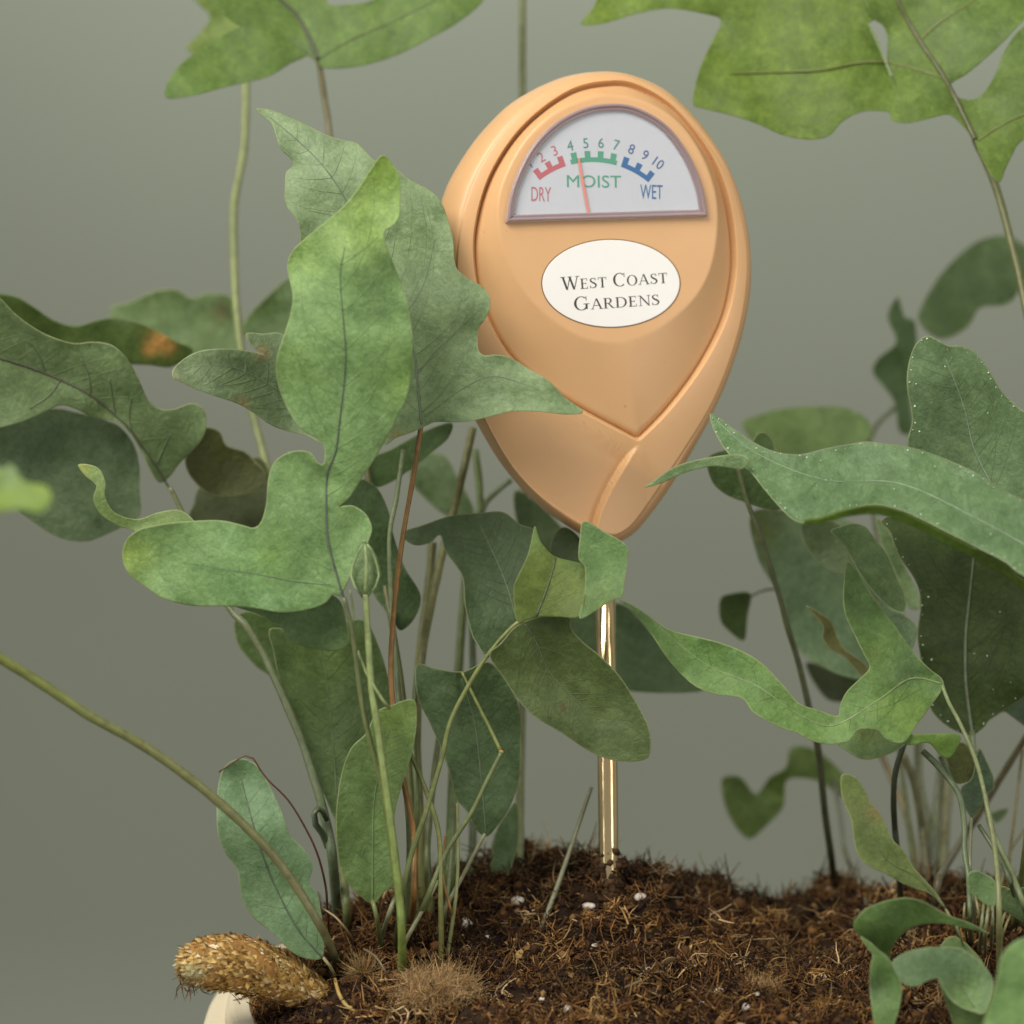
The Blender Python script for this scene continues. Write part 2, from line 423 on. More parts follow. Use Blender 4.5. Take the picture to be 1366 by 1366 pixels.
o = 0; Vs = []; Fs = []; Cs = []
for V_, F_, C_ in sets:
    Vs.append(V_); Fs.append(F_+o); Cs.append(C_); o += len(V_)
fo = mesh_obj('peat_fibres', np.vstack(Vs), np.vstack(Fs), M_FIBRE, soil, attrs={'Col': ('FLOAT_COLOR', np.vstack(Cs))})
tag(fo, kind='stuff')
# flakes of bark and leaf mould
nf = 2600; q = scatter(nf); z = soil_z(q[:, 0], q[:, 1])
ax = rs.normal(size=(nf, 3)); ax /= np.linalg.norm(ax, axis=1)[:, None]; bx = np.cross(ax, rs.normal(size=(nf, 3))); bx /= np.linalg.norm(bx, axis=1)[:, None]; cx_ = np.cross(ax, bx)
sz = rs.uniform(.4, 1.3, nf)*MM; kf = 7
ta = np.linspace(0, 2*math.pi, kf, endpoint=False)
rv2 = rs.uniform(.55, 1.15, (nf, kf))*sz[:, None]
rim = (ax[:, None]*(np.cos(ta)*rv2)[..., None]*1.5+bx[:, None]*(np.sin(ta)*rv2)[..., None]*.7)
cen = np.column_stack([q, z+sz*.5])
top = cen[:, None]+rim+cx_[:, None]*(0.08*MM); bot = cen[:, None]+rim-cx_[:, None]*(0.08*MM)
FV = np.concatenate([top, bot], 1).reshape(-1, 3); FFc = []
for i in range(nf):
    b0 = i*2*kf; FFc.append(tuple(range(b0, b0+kf))); FFc.append(tuple(range(b0+2*kf-1, b0+kf-1, -1)))
    FFc += [(b0+k, b0+(k+1) % kf+kf*0, b0+kf+(k+1) % kf, b0+kf+k) for k in range(kf)]
fc = PAL[rs.choice(6, nf, p=[.30, .28, .2, .12, .06, .04])]*rs.uniform(.7, 1.3, (nf, 1))
tag(mesh_obj('bark_flakes', FV, FFc, M_FIBRE, soil, smooth=False, attrs={'Col': ('FLOAT_COLOR', np.column_stack([np.repeat(fc, 2*kf, 0), np.ones(nf*2*kf)]))}), kind='stuff')
# crumbs
phi = (1+5**.5)/2
ICO = np.array([(-1, phi, 0), (1, phi, 0), (-1, -phi, 0), (1, -phi, 0), (0, -1, phi), (0, 1, phi), (0, -1, -phi), (0, 1, -phi), (phi, 0, -1), (phi, 0, 1), (-phi, 0, -1), (-phi, 0, 1)])/1.9
ICF = np.array([(0, 11, 5), (0, 5, 1), (0, 1, 7), (0, 7, 10), (0, 10, 11), (1, 5, 9), (5, 11, 4), (11, 10, 2), (10, 7, 6), (7, 1, 8), (3, 9, 4), (3, 4, 2), (3, 2, 6), (3, 6, 8), (3, 8, 9), (4, 9, 5), (2, 4, 11), (6, 2, 10), (8, 6, 7), (9, 8, 1)])
n = 13000; q = scatter(n); z = soil_z(q[:, 0], q[:, 1])
size = (0.22+rs.exponential(0.30, n).clip(0, 1.3))*MM
cv = ICO[None]*rs.uniform(0.6, 1.35, (n, 12, 1))*size[:, None, None]*rs.uniform(0.6, 1.2, (n, 1, 3))
cv = cv+np.column_stack([q, z+size*0.25])[:, None]
cc = PAL[rs.choice(5, n, p=np.array([.30, .32, .24, .10, .04]))]*rs.uniform(0.7, 1.3, (n, 1))
cf = (np.arange(n)*12)[:, None, None]+ICF[None]
co_ = mesh_obj('soil_crumbs', cv.reshape(-1, 3), cf.reshape(-1, 3), M_FIBRE, soil, smooth=True,
               attrs={'Col': ('FLOAT_COLOR', np.column_stack([np.repeat(cc, 12, 0), np.ones(n*12)]))})
tag(co_, kind='stuff')

# ------------------------------------------------------------------ moisture meter
YAW = math.radians(15.0); cyw, syw = math.cos(YAW), math.sin(YAW)
MO = P(805, 400, 0.600); S = 0.600/F
def L2W(u, v, w):
    u = np.asarray(u, float); v = np.asarray(v, float); w = np.asarray(w, float)
    x = u*cyw+w*syw; t = -u*syw+w*cyw
    return MO+np.multiply.outer(x*S, RIGHT)+np.multiply.outer(v*S, UP)-np.multiply.outer(t*S, FWD)
def pl_(px, py, w):
    # photo pixel -> local u,v on a plane at height w of the meter
    px = np.asarray(px, float); py = np.asarray(py, float)
    u = ((px-805)-w*syw)/cyw; v = 400-py
    for _ in range(4):
        t = -u*syw+w*cyw; k = 1-t*S/0.6
        u = ((px-805)*k + (k-1)*(805-683) - w*syw)/cyw
        v = (400-py)*k + (k-1)*(683-400)
    return u, v
meter = empty('moisture_meter', P(812, 1200, 0.600))
tag(meter, 'tan teardrop soil moisture meter on a gold probe standing in the potting mix', 'moisture meter')
def plastic():
    m, nt, b = mat_new('tan_plastic')
    co = N(nt, 'ShaderNodeTexCoord').outputs['Object']
    n = noise_tex(nt, co, 55, 4, 0.6); n2 = noise_tex(nt, co, 2600, 3, 0.6)
    c = mixc(nt, (0.655, 0.388, 0.182), ramp(nt, n, [(0.3, (0.97, 0.96, 0.95)), (0.7, (1.03, 1.03, 1.04))]), 1.0, 'MULTIPLY')
    sp = noise_tex(nt, co, 700, 2, 0.5)
    c = mixc(nt, c, (0.22, 0.12, 0.05), ramp(nt, sp, [(0.76, (0, 0, 0)), (0.80, (0.55, 0.55, 0.55))]))
    nt.links.new(c, b.inputs['Base Color']); b.inputs['Roughness'].default_value = 0.40
    b.inputs['Specular IOR Level'].default_value = 0.45
    b.inputs['Subsurface Weight'].default_value = 0.12; b.inputs['Subsurface Radius'].default_value = (0.002, 0.001, 0.0006); b.inputs['Subsurface Scale'].default_value = 1.0
    nt.links.new(bump(nt, n2, 0.06, 0.0002), b.inputs['Normal'])
    return m
M_TAN = plastic()
EGG = np.array([(97, 0), (98.5, 20), (102, 36), (108, 55), (119, 79), (134, 99), (155, 121), (178, 140), (204, 157), (229, 170), (260, 182), (290, 190.5), (325, 196.5), (362, 199), (390, 198), (418, 194), (450, 187), (485, 176), (515, 165), (541, 153), (575, 136), (608, 117), (640, 97), (670, 76), (695, 56), (710, 42), (720, 27), (725, 12), (726, 0)])
EGL = np.array([(98.5, 22), (101, 38), (106, 57), (119, 87), (140, 121), (167, 149), (190, 168), (214, 184), (235, 196), (255, 205), (290, 214), (330, 219), (370, 219), (410, 215), (450, 208), (490, 196), (530, 180), (567, 162), (613, 136), (649, 109), (680, 78), (705, 42), (720, 16)])
egg_px = np.vstack([np.column_stack([800+EGG[:, 1]*0.975, EGG[:, 0]]), np.column_stack([800-EGL[::-1, 1], EGL[::-1, 0]])])
lip_px = [(808, 104), (847, 110), (893, 137), (935, 182), (969, 232), (988, 290), (996, 350), (990, 415), (973, 480), (949, 540), (914, 600), (875, 660), (848, 698), (828, 713), (812, 713), (795, 706), (765, 690), (724, 661), (690, 626), (660, 578), (638, 530), (622, 475), (613, 420), (610, 365), (613, 320), (622, 276), (643, 223), (679, 170), (730, 127), (780, 107)]
CV = 400-350.0                       # polar centre height
ANG = np.concatenate([np.linspace(0, math.radians(246), 300, endpoint=False), np.radians(np.arange(246, 288, 0.12)), np.linspace(math.radians(288), 2*math.pi, 90, endpoint=False)])
NA = len(ANG)
def polar(poly):
    a = np.arctan2(poly[:, 1]-CV, poly[:, 0]); r = np.hypot(poly[:, 0], poly[:, 1]-CV)
    i = np.argsort(a); a = a[i]; r = r[i]
    A = np.concatenate([a-2*math.pi, a, a+2*math.pi]); R_ = np.concatenate([r, r, r])
    return np.interp(np.where(ANG > math.pi, ANG-2*math.pi, ANG), A, R_)
CS, SN = np.cos(ANG), np.sin(ANG)
def smooth_r(r, k):
    ker = np.ones(k)/k
    return np.convolve(np.concatenate([r[-k:], r, r[:k]]), ker, 'same')[k:-k]
face_px = [(811, 113), (848, 118), (893, 144), (929, 186), (954, 230), (968, 275), (975, 325), (974, 372), (961, 428), (929, 490), (888, 545), (851, 583), (847, 583), (765, 539), (708, 500), (673, 464), (646, 410), (634, 357), (635, 301), (655, 234), (697, 172), (757, 126)]
flat_px = [(816, 126), (867, 138), (913, 172), (944, 224), (957, 280), (951, 345), (929, 393), (888, 431), (847, 452), (816, 457), (775, 449), (734, 424), (698, 388), (675, 342), (664, 290), (670, 245), (698, 190), (739, 150), (785, 130)]
def to_local(pts, w):
    p = np.asarray(pts, float); u, v_ = pl_(p[:, 0], p[:, 1], w); return np.column_stack([u, v_])
WG, WL, WF = 13.0, 24.0, 40.0
REGG = polar(catmull(to_local(egg_px, -40), True, 3.0))
RLIPP = polar(catmull(to_local(lip_px, 18), True, 3.0))
fl = to_local(face_px, WG)
# catmull but keep the sharp V tip
it = 11
def sharp_catmull(p, i0, spacing):
    q = np.vstack([p[i0+1:], p[:i0+1]]); return catmull(q, False, spacing)
RFACE = polar(sharp_catmull(fl, it, 2.0))
RFLAT = polar(catmull(to_local(flat_px, WF), True, 2.0))
def tfac(v):                                     # body gets thinner toward the probe
    y = 400-v; return 1-0.45*np.clip((y-470)/255, 0, 1)**1.4
def ring(r, w, sv=1.0, tap=True):
    u = r*CS; v_ = CV+r*SN
    ww = np.broadcast_to(w, u.shape)*(tfac(v_) if tap else 1)
    return u, v_, ww
def smoothst(a, b, x):
    t = np.clip((x-a)/(b-a), 0, 1); return t*t*(3-2*t)
swirl = catmull(to_local([(852, 592), (838, 608), (826, 628), (815, 648), (806, 668), (799, 688), (795, 712), (794, 740)], 18), False, 2.0)
def swirl_sd(u, v_):
    global SW_I
    d2 = (u.ravel()[:, None]-swirl[None, :, 0])**2+(v_.ravel()[:, None]-swirl[None, :, 1])**2
    i = d2.argmin(1); t = np.gradient(swirl, axis=0)[i]; SW_I = i.reshape(u.shape)*2.0
    dx = u.ravel()-swirl[i, 0]; dy = v_.ravel()-swirl[i, 1]
    s = np.sign(t[:, 0]*dy-t[:, 1]*dx)
    return (s*np.sqrt(d2.min(1))).reshape(u.shape)
rings = []
for s_, w in [(0.02, -112), (0.35, -112), (0.60, -110), (0.74, -106), (0.84, -99), (0.91, -90), (0.955, -79), (0.982, -67), (0.995, -54), (1.0, -42), (1.0, -34)]:
    rings.append(L2W(*ring(REGG*s_, w)))
for a in np.linspace(0, math.pi/2, 14)[1:]:
    k = 1-math.cos(a)**0.9
    rings.append(L2W(*ring(REGG+(RLIPP-REGG)*(0.25*math.sin(a)+0.75*k), -34+(54-np.clip((RLIPP-RFACE)/90, 0.28, 1)*11)*math.sin(a)**0.85)))
r_out = RLIPP
T = np.concatenate([np.linspace(1, 0.12, 44), np.linspace(0.115, 0, 10)])
for t in T:
    r = RFACE+(r_out-RFACE)*t
    band = r_out-RFACE; dpx = band*t
    w = 24-15*np.clip(t, 0, 1)**1.5*np.clip(band/90, 0.28, 1.0)
    # fall to the groove beside the face plate
    w = np.where(dpx < 5, WG+(w-WG)*smoothst(0.0, 5.0, dpx), w)
    u = r*CS; v_ = CV+r*SN
    sd = swirl_sd(u, v_)
    below = smoothst(0, 34, SW_I)*smoothst(0, 8, dpx)
    w = w*tfac(v_)
    st = smoothst(-1.0, 3.0, sd)
    w = w + below*(st*8*np.exp(-np.clip(sd-3, 0, None)/45) - (1-st)*9*np.exp(-np.clip(-sd, 0, None)/70))
    rings.append(L2W(u, v_, w))
rings.append(L2W(*ring(RFACE-6, WG-6, tap=False)))
hv, hf = loft(rings)
hf.append(tuple(range(NA-1, -1, -1)))
mesh_obj('housing', hv, hf, M_TAN, meter)
# face plate
rings = []
rf0 = RFACE-1.6
K = 26
for i in range(-2, K+1):
    if i < 0:
        rings.append(L2W(*ring(rf0+0.2*(i+2)*0, WG-8+4*(i+2), tap=False))); continue
    t = i/K; r = rf0+(RFLAT-rf0)*t
    dist = (rf0-RFLAT)
    edge = np.clip(r*0+(rf0-r)/3.0, 0, 1)
    w = (WG+3)+(WF-WG-3)*(1-(1-t)**1.08)-3*(1-edge)**2
    rings.append(L2W(*ring(r, w, tap=False)))
for s_ in (0.975, 0.94, 0.85, 0.7, 0.5, 0.3, 0.1, 0.01):
    rings.append(L2W(*ring(RFLAT*s_, WF+0.5*(1-s_), tap=False)))
fv, ff = loft(rings)
ff.append(tuple(range((len(rings)-1)*NA, len(rings)*NA)))
mesh_obj('face_plate', fv, ff, M_TAN, meter)

# window: dial plate, needle, bezel, clear cover
arc_out = [(675.5, 297), (677, 282), (685, 245), (708, 198), (739, 165), (775, 145), (811, 138), (847, 142), (888, 165), (918, 203), (936, 244), (943, 278), (943.5, 289)]
WT = WF+10
def half_outline(inset):
    p = to_local(arc_out, WF+6); c = p.mean(0)
    top = catmull(p, False, 3.0)
    bot = np.column_stack([np.linspace(top[-1, 0], top[0, 0], 60)[1:-1], np.linspace(top[-1, 1], top[0, 1], 60)[1:-1]])
    q = np.vstack([top, bot]); n_ = len(q)
    if inset:
        t = np.roll(q, -3, 0)-np.roll(q, 3, 0); t /= np.linalg.norm(t, axis=1)[:, None]+1e-9
        nn = np.column_stack([t[:, 1], -t[:, 0]])
        if np.dot(nn[len(top)//2], c-q[len(top)//2]) < 0: nn = -nn
        q2 = q+nn*inset
        # keep the inset bottom corners inside
        blo = np.interp(q2[:, 0], [q[:, 0].min(), q[:, 0].max()], [top[0, 1], top[-1, 1]])+inset
        q2[:, 1] = np.maximum(q2[:, 1], blo)
        q2[:, 0] = np.clip(q2[:, 0], q[:, 0].min()+inset, q[:, 0].max()-inset)
        q = q2
    return q
def wring(ins_, w):
    q = half_outline(ins_); return L2W(q[:, 0], q[:, 1], np.full(len(q), w))
m, nt, b = mat_new('bezel_plastic')
b.inputs['Base Color'].default_value = (0.36, 0.27, 0.28, 1); b.inputs['Roughness'].default_value = 0.2
b.inputs['Transmission Weight'].default_value = 0.35; b.inputs['IOR'].default_value = 1.46
M_BEZEL = m
bz, bf = loft([wring(0, WF-2), wring(0, WF+5), wring(0.8, WF+7), wring(2.2, WF+8.2), wring(4.0, WF+8.2), wring(5.0, WF+7), wring(6.0, WF+6), wring(7.5, WF+6.6), wring(9.0, WF+6.2), wring(10.0, WF+4.5), wring(10.6, WF+1)])
bezel = mesh_obj('bezel', bz, bf, M_BEZEL, meter)
q = wring(9.5, WF+2.0)
M_DIAL = plain('dial_card', (0.70, 0.72, 0.735), 0.55, var=0.02)
q2 = wring(9.5, WF+0.6)
dv, df = loft([q2, q]); df.append(tuple(range(len(q), 2*len(q))))
dial = mesh_obj('dial_plate', dv, df, M_DIAL, meter, smooth=False)
m, nt, b = mat_new('clear_cover')
nt.nodes.remove(b)
tr = N(nt, 'ShaderNodeBsdfTransparent'); tr.inputs[0].default_value = (0.95, 0.95, 0.96, 1)
gl = N(nt, 'ShaderNodeBsdfGlossy'); gl.inputs['Roughness'].default_value = 0.06
fr = N(nt, 'ShaderNodeValue'); fr.outputs[0].default_value = 0.05
mx = N(nt, 'ShaderNodeMixShader'); nt.links.new(fr.outputs[0], mx.inputs[0]); nt.links.new(tr.outputs[0], mx.inputs[1]); nt.links.new(gl.outputs[0], mx.inputs[2])
nt.links.new(mx.outputs[0], nt.nodes['Material Output'].inputs[0])
qa, qb = wring(9.2, WF+5.4), wring(9.2, WF+6.0)
gv, gf = loft([qa, qb]); gf.append(tuple(range(len(qa)-1, -1, -1))); gf.append(tuple(range(len(qa), 2*len(qa))))
mesh_obj('window_cover', gv, gf, m, meter, smooth=False)

INK = {'red': plain('ink_red', srgb(206, 112, 118), 0.6), 'green': plain('ink_green', srgb(96, 172, 140), 0.6), 'blue': plain('ink_blue', srgb(64, 118, 170), 0.6),
       'redt': plain('ink_red_text', srgb(205, 122, 128), 0.6), 'bluet': plain('ink_blue_text', srgb(82, 108, 158), 0.6), 'purple': plain('ink_purple', srgb(130, 112, 150), 0.6),
       'teal': plain('ink_teal', srgb(92, 150, 140), 0.6), 'black': plain('ink_black', (0.045, 0.040, 0.038), 0.6)}
WD = WF+2.25
CX, CY, RB = 793.7, 336.0, 118.5
cu, cv_ = pl_(np.array([CX]), np.array([CY]), WD); cu = cu[0]; cv_ = cv_[0]
def comb(name, a0, a1, teeth, ink):
    V = []; Fc = []
    def sector(b0, b1, r0, r1, w, k):
        o = len(V)
        for i in range(k+1):
            a = math.radians(b0+(b1-b0)*i/k)
            for r in (r0, r1): V.append((cu+r*math.sin(a)/cyw*0.985, cv_+r*math.cos(a), w))
        for i in range(k): Fc.append((o+2*i, o+2*i+2, o+2*i+3, o+2*i+1))
    sector(a0, a1, RB, RB+6.2, WD, 14)
    for a in teeth: sector(a-1.7, a+1.7, RB+6.2, RB+14.5, WD, 2)
    A = np.array(V); mesh_obj(name, L2W(A[:, 0], A[:, 1], A[:, 2]), Fc, ink, dial, smooth=False)
comb('scale_bar', -38.8, -19.3, (-37.0, -28.9, -21.0), INK['red'])
comb('scale_bar', -15.6, 14.0, (-12.7, -4.5, 3.4, 11.2), INK['green'])
comb('scale_bar', 17.2, 37.6, (18.9, 27.3, 35.9), INK['blue'])
def text_mesh(s):
    cu_ = bpy.data.curves.new('tmp', 'FONT'); cu_.body = s; cu_.size = 1.0; cu_.resolution_u = 4
    ob = bpy.data.objects.new('tmp', cu_); COL.objects.link(ob)
    dg = bpy.context.evaluated_depsgraph_get(); me = bpy.data.meshes.new_from_object(ob.evaluated_get(dg))
    V = np.array([v_.co[:2] for v_ in me.vertices]); Fc = [tuple(p.vertices) for p in me.polygons]
    bpy.data.objects.remove(ob); bpy.data.curves.remove(cu_); bpy.data.meshes.remove(me)
    mn, mx_ = V.min(0), V.max(0)
    return (V-(mn+mx_)/2)/(mx_-mn), Fc, (mx_-mn)
def dial_text(name, s, px, py, w_px, h_px, rot, ink):
    V, Fc, ext = text_mesh(s)
    if w_px is None: w_px = h_px*ext[0]/ext[1]*0.92
    V = V*np.array([w_px, h_px]); a = math.radians(-rot)
    V = np.column_stack([V[:, 0]*math.cos(a)-V[:, 1]*math.sin(a), V[:, 0]*math.sin(a)+V[:, 1]*math.cos(a)])
    u, vv = pl_(np.array([px]), np.array([py]), WD)
    mesh_obj(name, L2W(u[0]+V[:, 0]/cyw, vv[0]+V[:, 1], np.full(len(V), WD+0.1)), Fc, ink, dial, smooth=False)
NUM = [('1', -36.5, 'purple'), ('2', -29.6, 'redt'), ('3', -21.8, 'redt'), ('4', -13.2, 'teal'), ('5', -4.9, 'teal'), ('6', 3.2, 'teal'), ('7', 11.4, 'teal'), ('8', 19.6, 'bluet'), ('9', 27.4, 'bluet'), ('10', 35.6, 'bluet')]
for s, a, ik in NUM:
    r = 145.5 if s not in '1' else 147
    dial_text('numeral', s, CX+r*math.sin(math.radians(a)), CY-r*math.cos(math.radians(a)), None, 13.2, a, INK[ik])
dial_text('lettering', 'DRY', 722, 259, 26, 18.5, 0, INK['redt'])
dial_text('lettering', 'MOIST', 792.5, 242, 72, 16.2, -1, INK['green'])
dial_text('lettering', 'WET', 869, 256, 30, 18.8, 0, INK['blue'])
# needle
nd = to_local([(770.3, 211), (773.2, 211), (780.2, 250), (787.6, 288), (784.2, 288), (777, 250)], WF+3.6)
na = np.column_stack([nd, np.full(6, WF+3.4)]); nb = np.column_stack([nd, np.full(6, WF+4.2)])
A = np.vstack([na, nb]); Fc = [(5, 4, 3, 2, 1, 0), (6, 7, 8, 9, 10, 11)]+[(i, (i+1) % 6, (i+1) % 6+6, i+6) for i in range(6)]
mesh_obj('needle', L2W(A[:, 0], A[:, 1], A[:, 2]), Fc, plain('needle_coral', srgb(246, 156, 136), 0.5), meter, smooth=False)

# oval sticker with serif lettering
WS = WF+0.9
t = np.linspace(0, 2*math.pi, 96, endpoint=False)
def oval(rx, ry, w):
    u, vv = pl_(815+rx*np.cos(t), 378-ry*np.sin(t), w); return L2W(u, vv, np.full(96, w))
M_STICK = plain('sticker_vinyl', (0.82, 0.80, 0.755), 0.42, var=0.01)
stv, stf = loft([oval(91.5, 58, WF-1), oval(91.5, 58, WS-0.2), oval(91, 57.5, WS)]); stf.append(tuple(range(192, 288)))
stick = mesh_obj('sticker', stv, stf, M_STICK, meter, smooth=False)
# shadow line round the sticker, painted as a flat brown ring
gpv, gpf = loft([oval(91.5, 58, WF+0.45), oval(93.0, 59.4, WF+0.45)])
mesh_obj('sticker_shadow_ring', gpv, gpf, plain('painted_shadow_brown', (0.20, 0.10, 0.04), 0.7), meter, smooth=False)
TH, TN, SH = 0.135, 0.055, 0.045
def rect(x0, y0, x1, y1): return [(x0, y0), (x1, y0), (x1, y1), (x0, y1)]
def diag(x0, y0, x1, y1, w): return [(x0-w/2, y0), (x0+w/2, y0), (x1+w/2, y1), (x1-w/2, y1)]
def serif(x, y, w, up): return rect(x-w/2, y if up else y-SH, x+w/2, y+SH if up else y)
def bowl(cx, cy, rx, ry, a0, a1, th, tn, n=28):
    out = []; A_ = np.radians(np.linspace(a0, a1, n+1))
    for i in range(n):
        q_ = []
        for a, k in ((A_[i], 0), (A_[i+1], 0), (A_[i+1], 1), (A_[i], 1)):
            q_.append((cx+(rx-k*th)*math.cos(a), cy+(ry-k*tn)*math.sin(a)))
        out.append(q_)
    return out
def stroke(pts, ws):
    p = catmull(np.column_stack([np.array(pts, float), ws]), False, 0.03); out = []
    t_ = np.gradient(p[:, :2], axis=0); t_ /= np.linalg.norm(t_, axis=1)[:, None]; n_ = np.column_stack([-t_[:, 1], t_[:, 0]])
    a = p[:, :2]+n_*p[:, 2:3]/2; b2 = p[:, :2]-n_*p[:, 2:3]/2
    for i in range(len(p)-1): out.append([tuple(b2[i]), tuple(b2[i+1]), tuple(a[i+1]), tuple(a[i])])
    return out
def glyph(ch):
    if ch == 'W': return [diag(.12, 1, .36, 0, TH), diag(.36, 0, .58, 1, TN), diag(.54, 1, .80, 0, TH), diag(.80, 0, 1.04, 1, TN), serif(.12, 1, .30, 0), serif(.56, 1, .26, 0), serif(1.04, 1, .26, 0)], 1.14
    if ch == 'E': return [rect(.10, 0, .10+TH, 1), rect(.02, 0, .60, TN), rect(.02, 1-TN, .56, 1), rect(.2, .48, .46, .48+TN), rect(.57, 0, .61, .24), rect(.54, .78, .58, 1), rect(.45, .40, .48, .62)], .68
    if ch == 'T': return [rect(.31, 0, .31+TH, 1), rect(.04, 1-TN, .70, 1), rect(.03, .76, .07, 1), rect(.67, .76, .71, 1), rect(.22, 0, .53, SH)], .74
    if ch == 'S': return stroke([(.50, .80), (.42, .94), (.28, .97), (.14, .88), (.12, .74), (.22, .60), (.36, .50), (.50, .38), (.53, .22), (.42, .07), (.27, .03), (.12, .10), (.07, .26)], np.array([.05, .05, .06, .09, .12, .14, .15, .14, .12, .09, .06, .05, .05]))+[rect(.485, .74, .52, 1), rect(.055, 0, .09, .27)], .62
    if ch == 'O': return bowl(.45, .5, .42, .52, 0, 360, .14, .05, 44), .90
    if ch == 'C': return bowl(.45, .5, .42, .52, 48, 312, .14, .05, 36)+[rect(.72, .68, .76, 1.0)], .82
    if ch == 'G': return bowl(.45, .5, .42, .52, 48, 318, .14, .05, 36)+[rect(.72, .68, .76, 1.0), rect(.68, .06, .68+TH*.9, .44), rect(.56, .42, .92, .42+SH)], .94
    if ch == 'A': return [diag(.10, 0, .43, 1.02, TN), diag(.76, 0, .44, 1.02, TH), rect(.20, .33, .64, .33+TN), serif(.10, 0, .24, 1), serif(.76, 0, .30, 1)], .88
    if ch == 'R': return [rect(.10, 0, .10+TH, 1), rect(.02, 0, .36, SH), rect(.02, 1-TN, .38, 1), rect(.2, .46, .38, .46+TN)]+bowl(.36, .73, .28, .27, -90, 90, .13, .05, 16)+[diag(.72, 0, .38, .48, TH), serif(.76, 0, .22, 1)], .84
    if ch == 'D': return [rect(.10, 0, .10+TH, 1), rect(.02, 0, .42, TN), rect(.02, 1-TN, .42, 1)]+bowl(.40, .5, .46, .50, -90, 90, .14, .055, 26), .92
    if ch == 'N': return [rect(.14, 0, .14+TN, 1), rect(.76, 0, .76+TN, 1), diag(.14, 1, .80, 0, TH), serif(.16, 0, .26, 1), serif(.10, 1, .24, 0), serif(.79, 1, .26, 0)], .92
def word(txt, px, py, cap, small, width, rot):
    X = 0; quads_ = []; lay = 0
    for i, ch in enumerate(txt):
        if ch == ' ': X += 0.42*small; continue
        big = i == 0 or txt[i-1] == ' '
        h = cap if big else small
        g, adv = glyph(ch)
        for q_ in g:
            quads_.append((np.array([(X+x*h, y*h) for x, y in q_]), lay)); lay = (lay+1) % 9
        X += adv*h+0.06*small
    k = width/X; a = math.radians(rot)
    V = []; Fc = []
    for q_, ly in quads_:
        p = (q_-np.array([X/2, small/2]))*np.array([k, 1.0])
        p = np.column_stack([p[:, 0]*math.cos(a)-p[:, 1]*math.sin(a), p[:, 0]*math.sin(a)+p[:, 1]*math.cos(a)])
        u, vv = pl_(px+p[:, 0], py-p[:, 1], WS)
        o = len(V)
        area2 = sum(q_[j][0]*q_[(j+1) % 4][1]-q_[(j+1) % 4][0]*q_[j][1] for j in range(4))
        V += list(zip(u, vv, [WS+0.15+0.012*ly]*4)); Fc.append((o, o+1, o+2, o+3) if area2 > 0 else (o+3, o+2, o+1, o))
    A = np.array(V); mesh_obj('lettering', L2W(A[:, 0], A[:, 1], A[:, 2]), Fc, INK['black'], stick, smooth=False)
word('WEST COAST', 820, 375.5, 17.5, 13.6, 143, 4.0)
word('GARDENS', 823, 403.5, 18.0, 13.8, 116, 4.0)

# probe
m, nt, b = mat_new('brass_probe')
b.inputs['Base Color'].default_value = (0.86, 0.66, 0.36, 1); b.inputs['Metallic'].default_value = 1.0; b.inputs['Roughness'].default_value = 0.15
co = N(nt, 'ShaderNodeTexCoord').outputs['Object']; mp = N(nt, 'ShaderNodeMapping'); mp.inputs['Scale'].default_value = (1, 1, 0.02); nt.links.new(co, mp.inputs[0])
nt.links.new(bump(nt, noise_tex(nt, mp.outputs[0], 1500, 2), 0.05, 0.0004), b.inputs['Normal'])
M_GOLD = m
pa = P(806.5, 690, 0.603); pb = P(812.5, 1200, 0.600); pe = pb+(pb-pa)*0.35
vv, ff = tube([pa, pa*.5+pb*.5, pb, pe, pe+(pb-pa)*0.03], np.array([13.3, 13.3, 13.3, 13.3, 2])*S, 40)
rod = mesh_obj('probe', vv, ff, M_GOLD, meter)
vv, ff = tube([P(806.5, 700, .603), P(806.7, 722, .603), P(806.9, 735, .603), P(806.9, 737, .603)], np.array([24, 22, 19, 13])*S, 40)
mesh_obj('collar', vv, ff, M_TAN, meter)
# soil clinging to the probe
cr = []
for i in range(170):
    yy = 1202-abs(rs.normal(0, 30)); a = rs.uniform(0, 2*math.pi)
    if yy < 1085: continue
    c = P(812, yy, 0.600)+RIGHT*math.cos(a)*14.2*S+FWD*math.sin(a)*14.2*S
    cr.append((ICO*rs.uniform(0.6, 1.4, (12, 1))*rs.uniform(1.5, 7.5)*S*(0.5+0.5*(yy-1085)/115)+c, [tuple(x) for x in ICF]))
cvv, cff = join(cr)
cl = np.tile((0.045, 0.022, 0.009, 1), (len(cvv), 1))*np.repeat(rs.uniform(0.6, 1.8, (len(cvv)//12, 1)), 12, 0)
tag(mesh_obj('clinging_soil', cvv, cff, M_FIBRE, rod, attrs={'Col': ('FLOAT_COLOR', cl)}), kind='stuff')

# ------------------------------------------------------------------ ferns
LB = P(533, 1285, depth_of(soil_hit(533, 1285))); RB_ = P(1318, 1275, depth_of(soil_hit(1318, 1275)))
left_fern = tag(empty('fern_plant', LB), 'grey-green fern clump with furry golden rhizome and a yellowish upright frond', 'fern')
right_fern = tag(empty('fern_plant', RB_), 'fern clump with white-speckled wavy fronds and curling small leaves at its foot', 'fern')

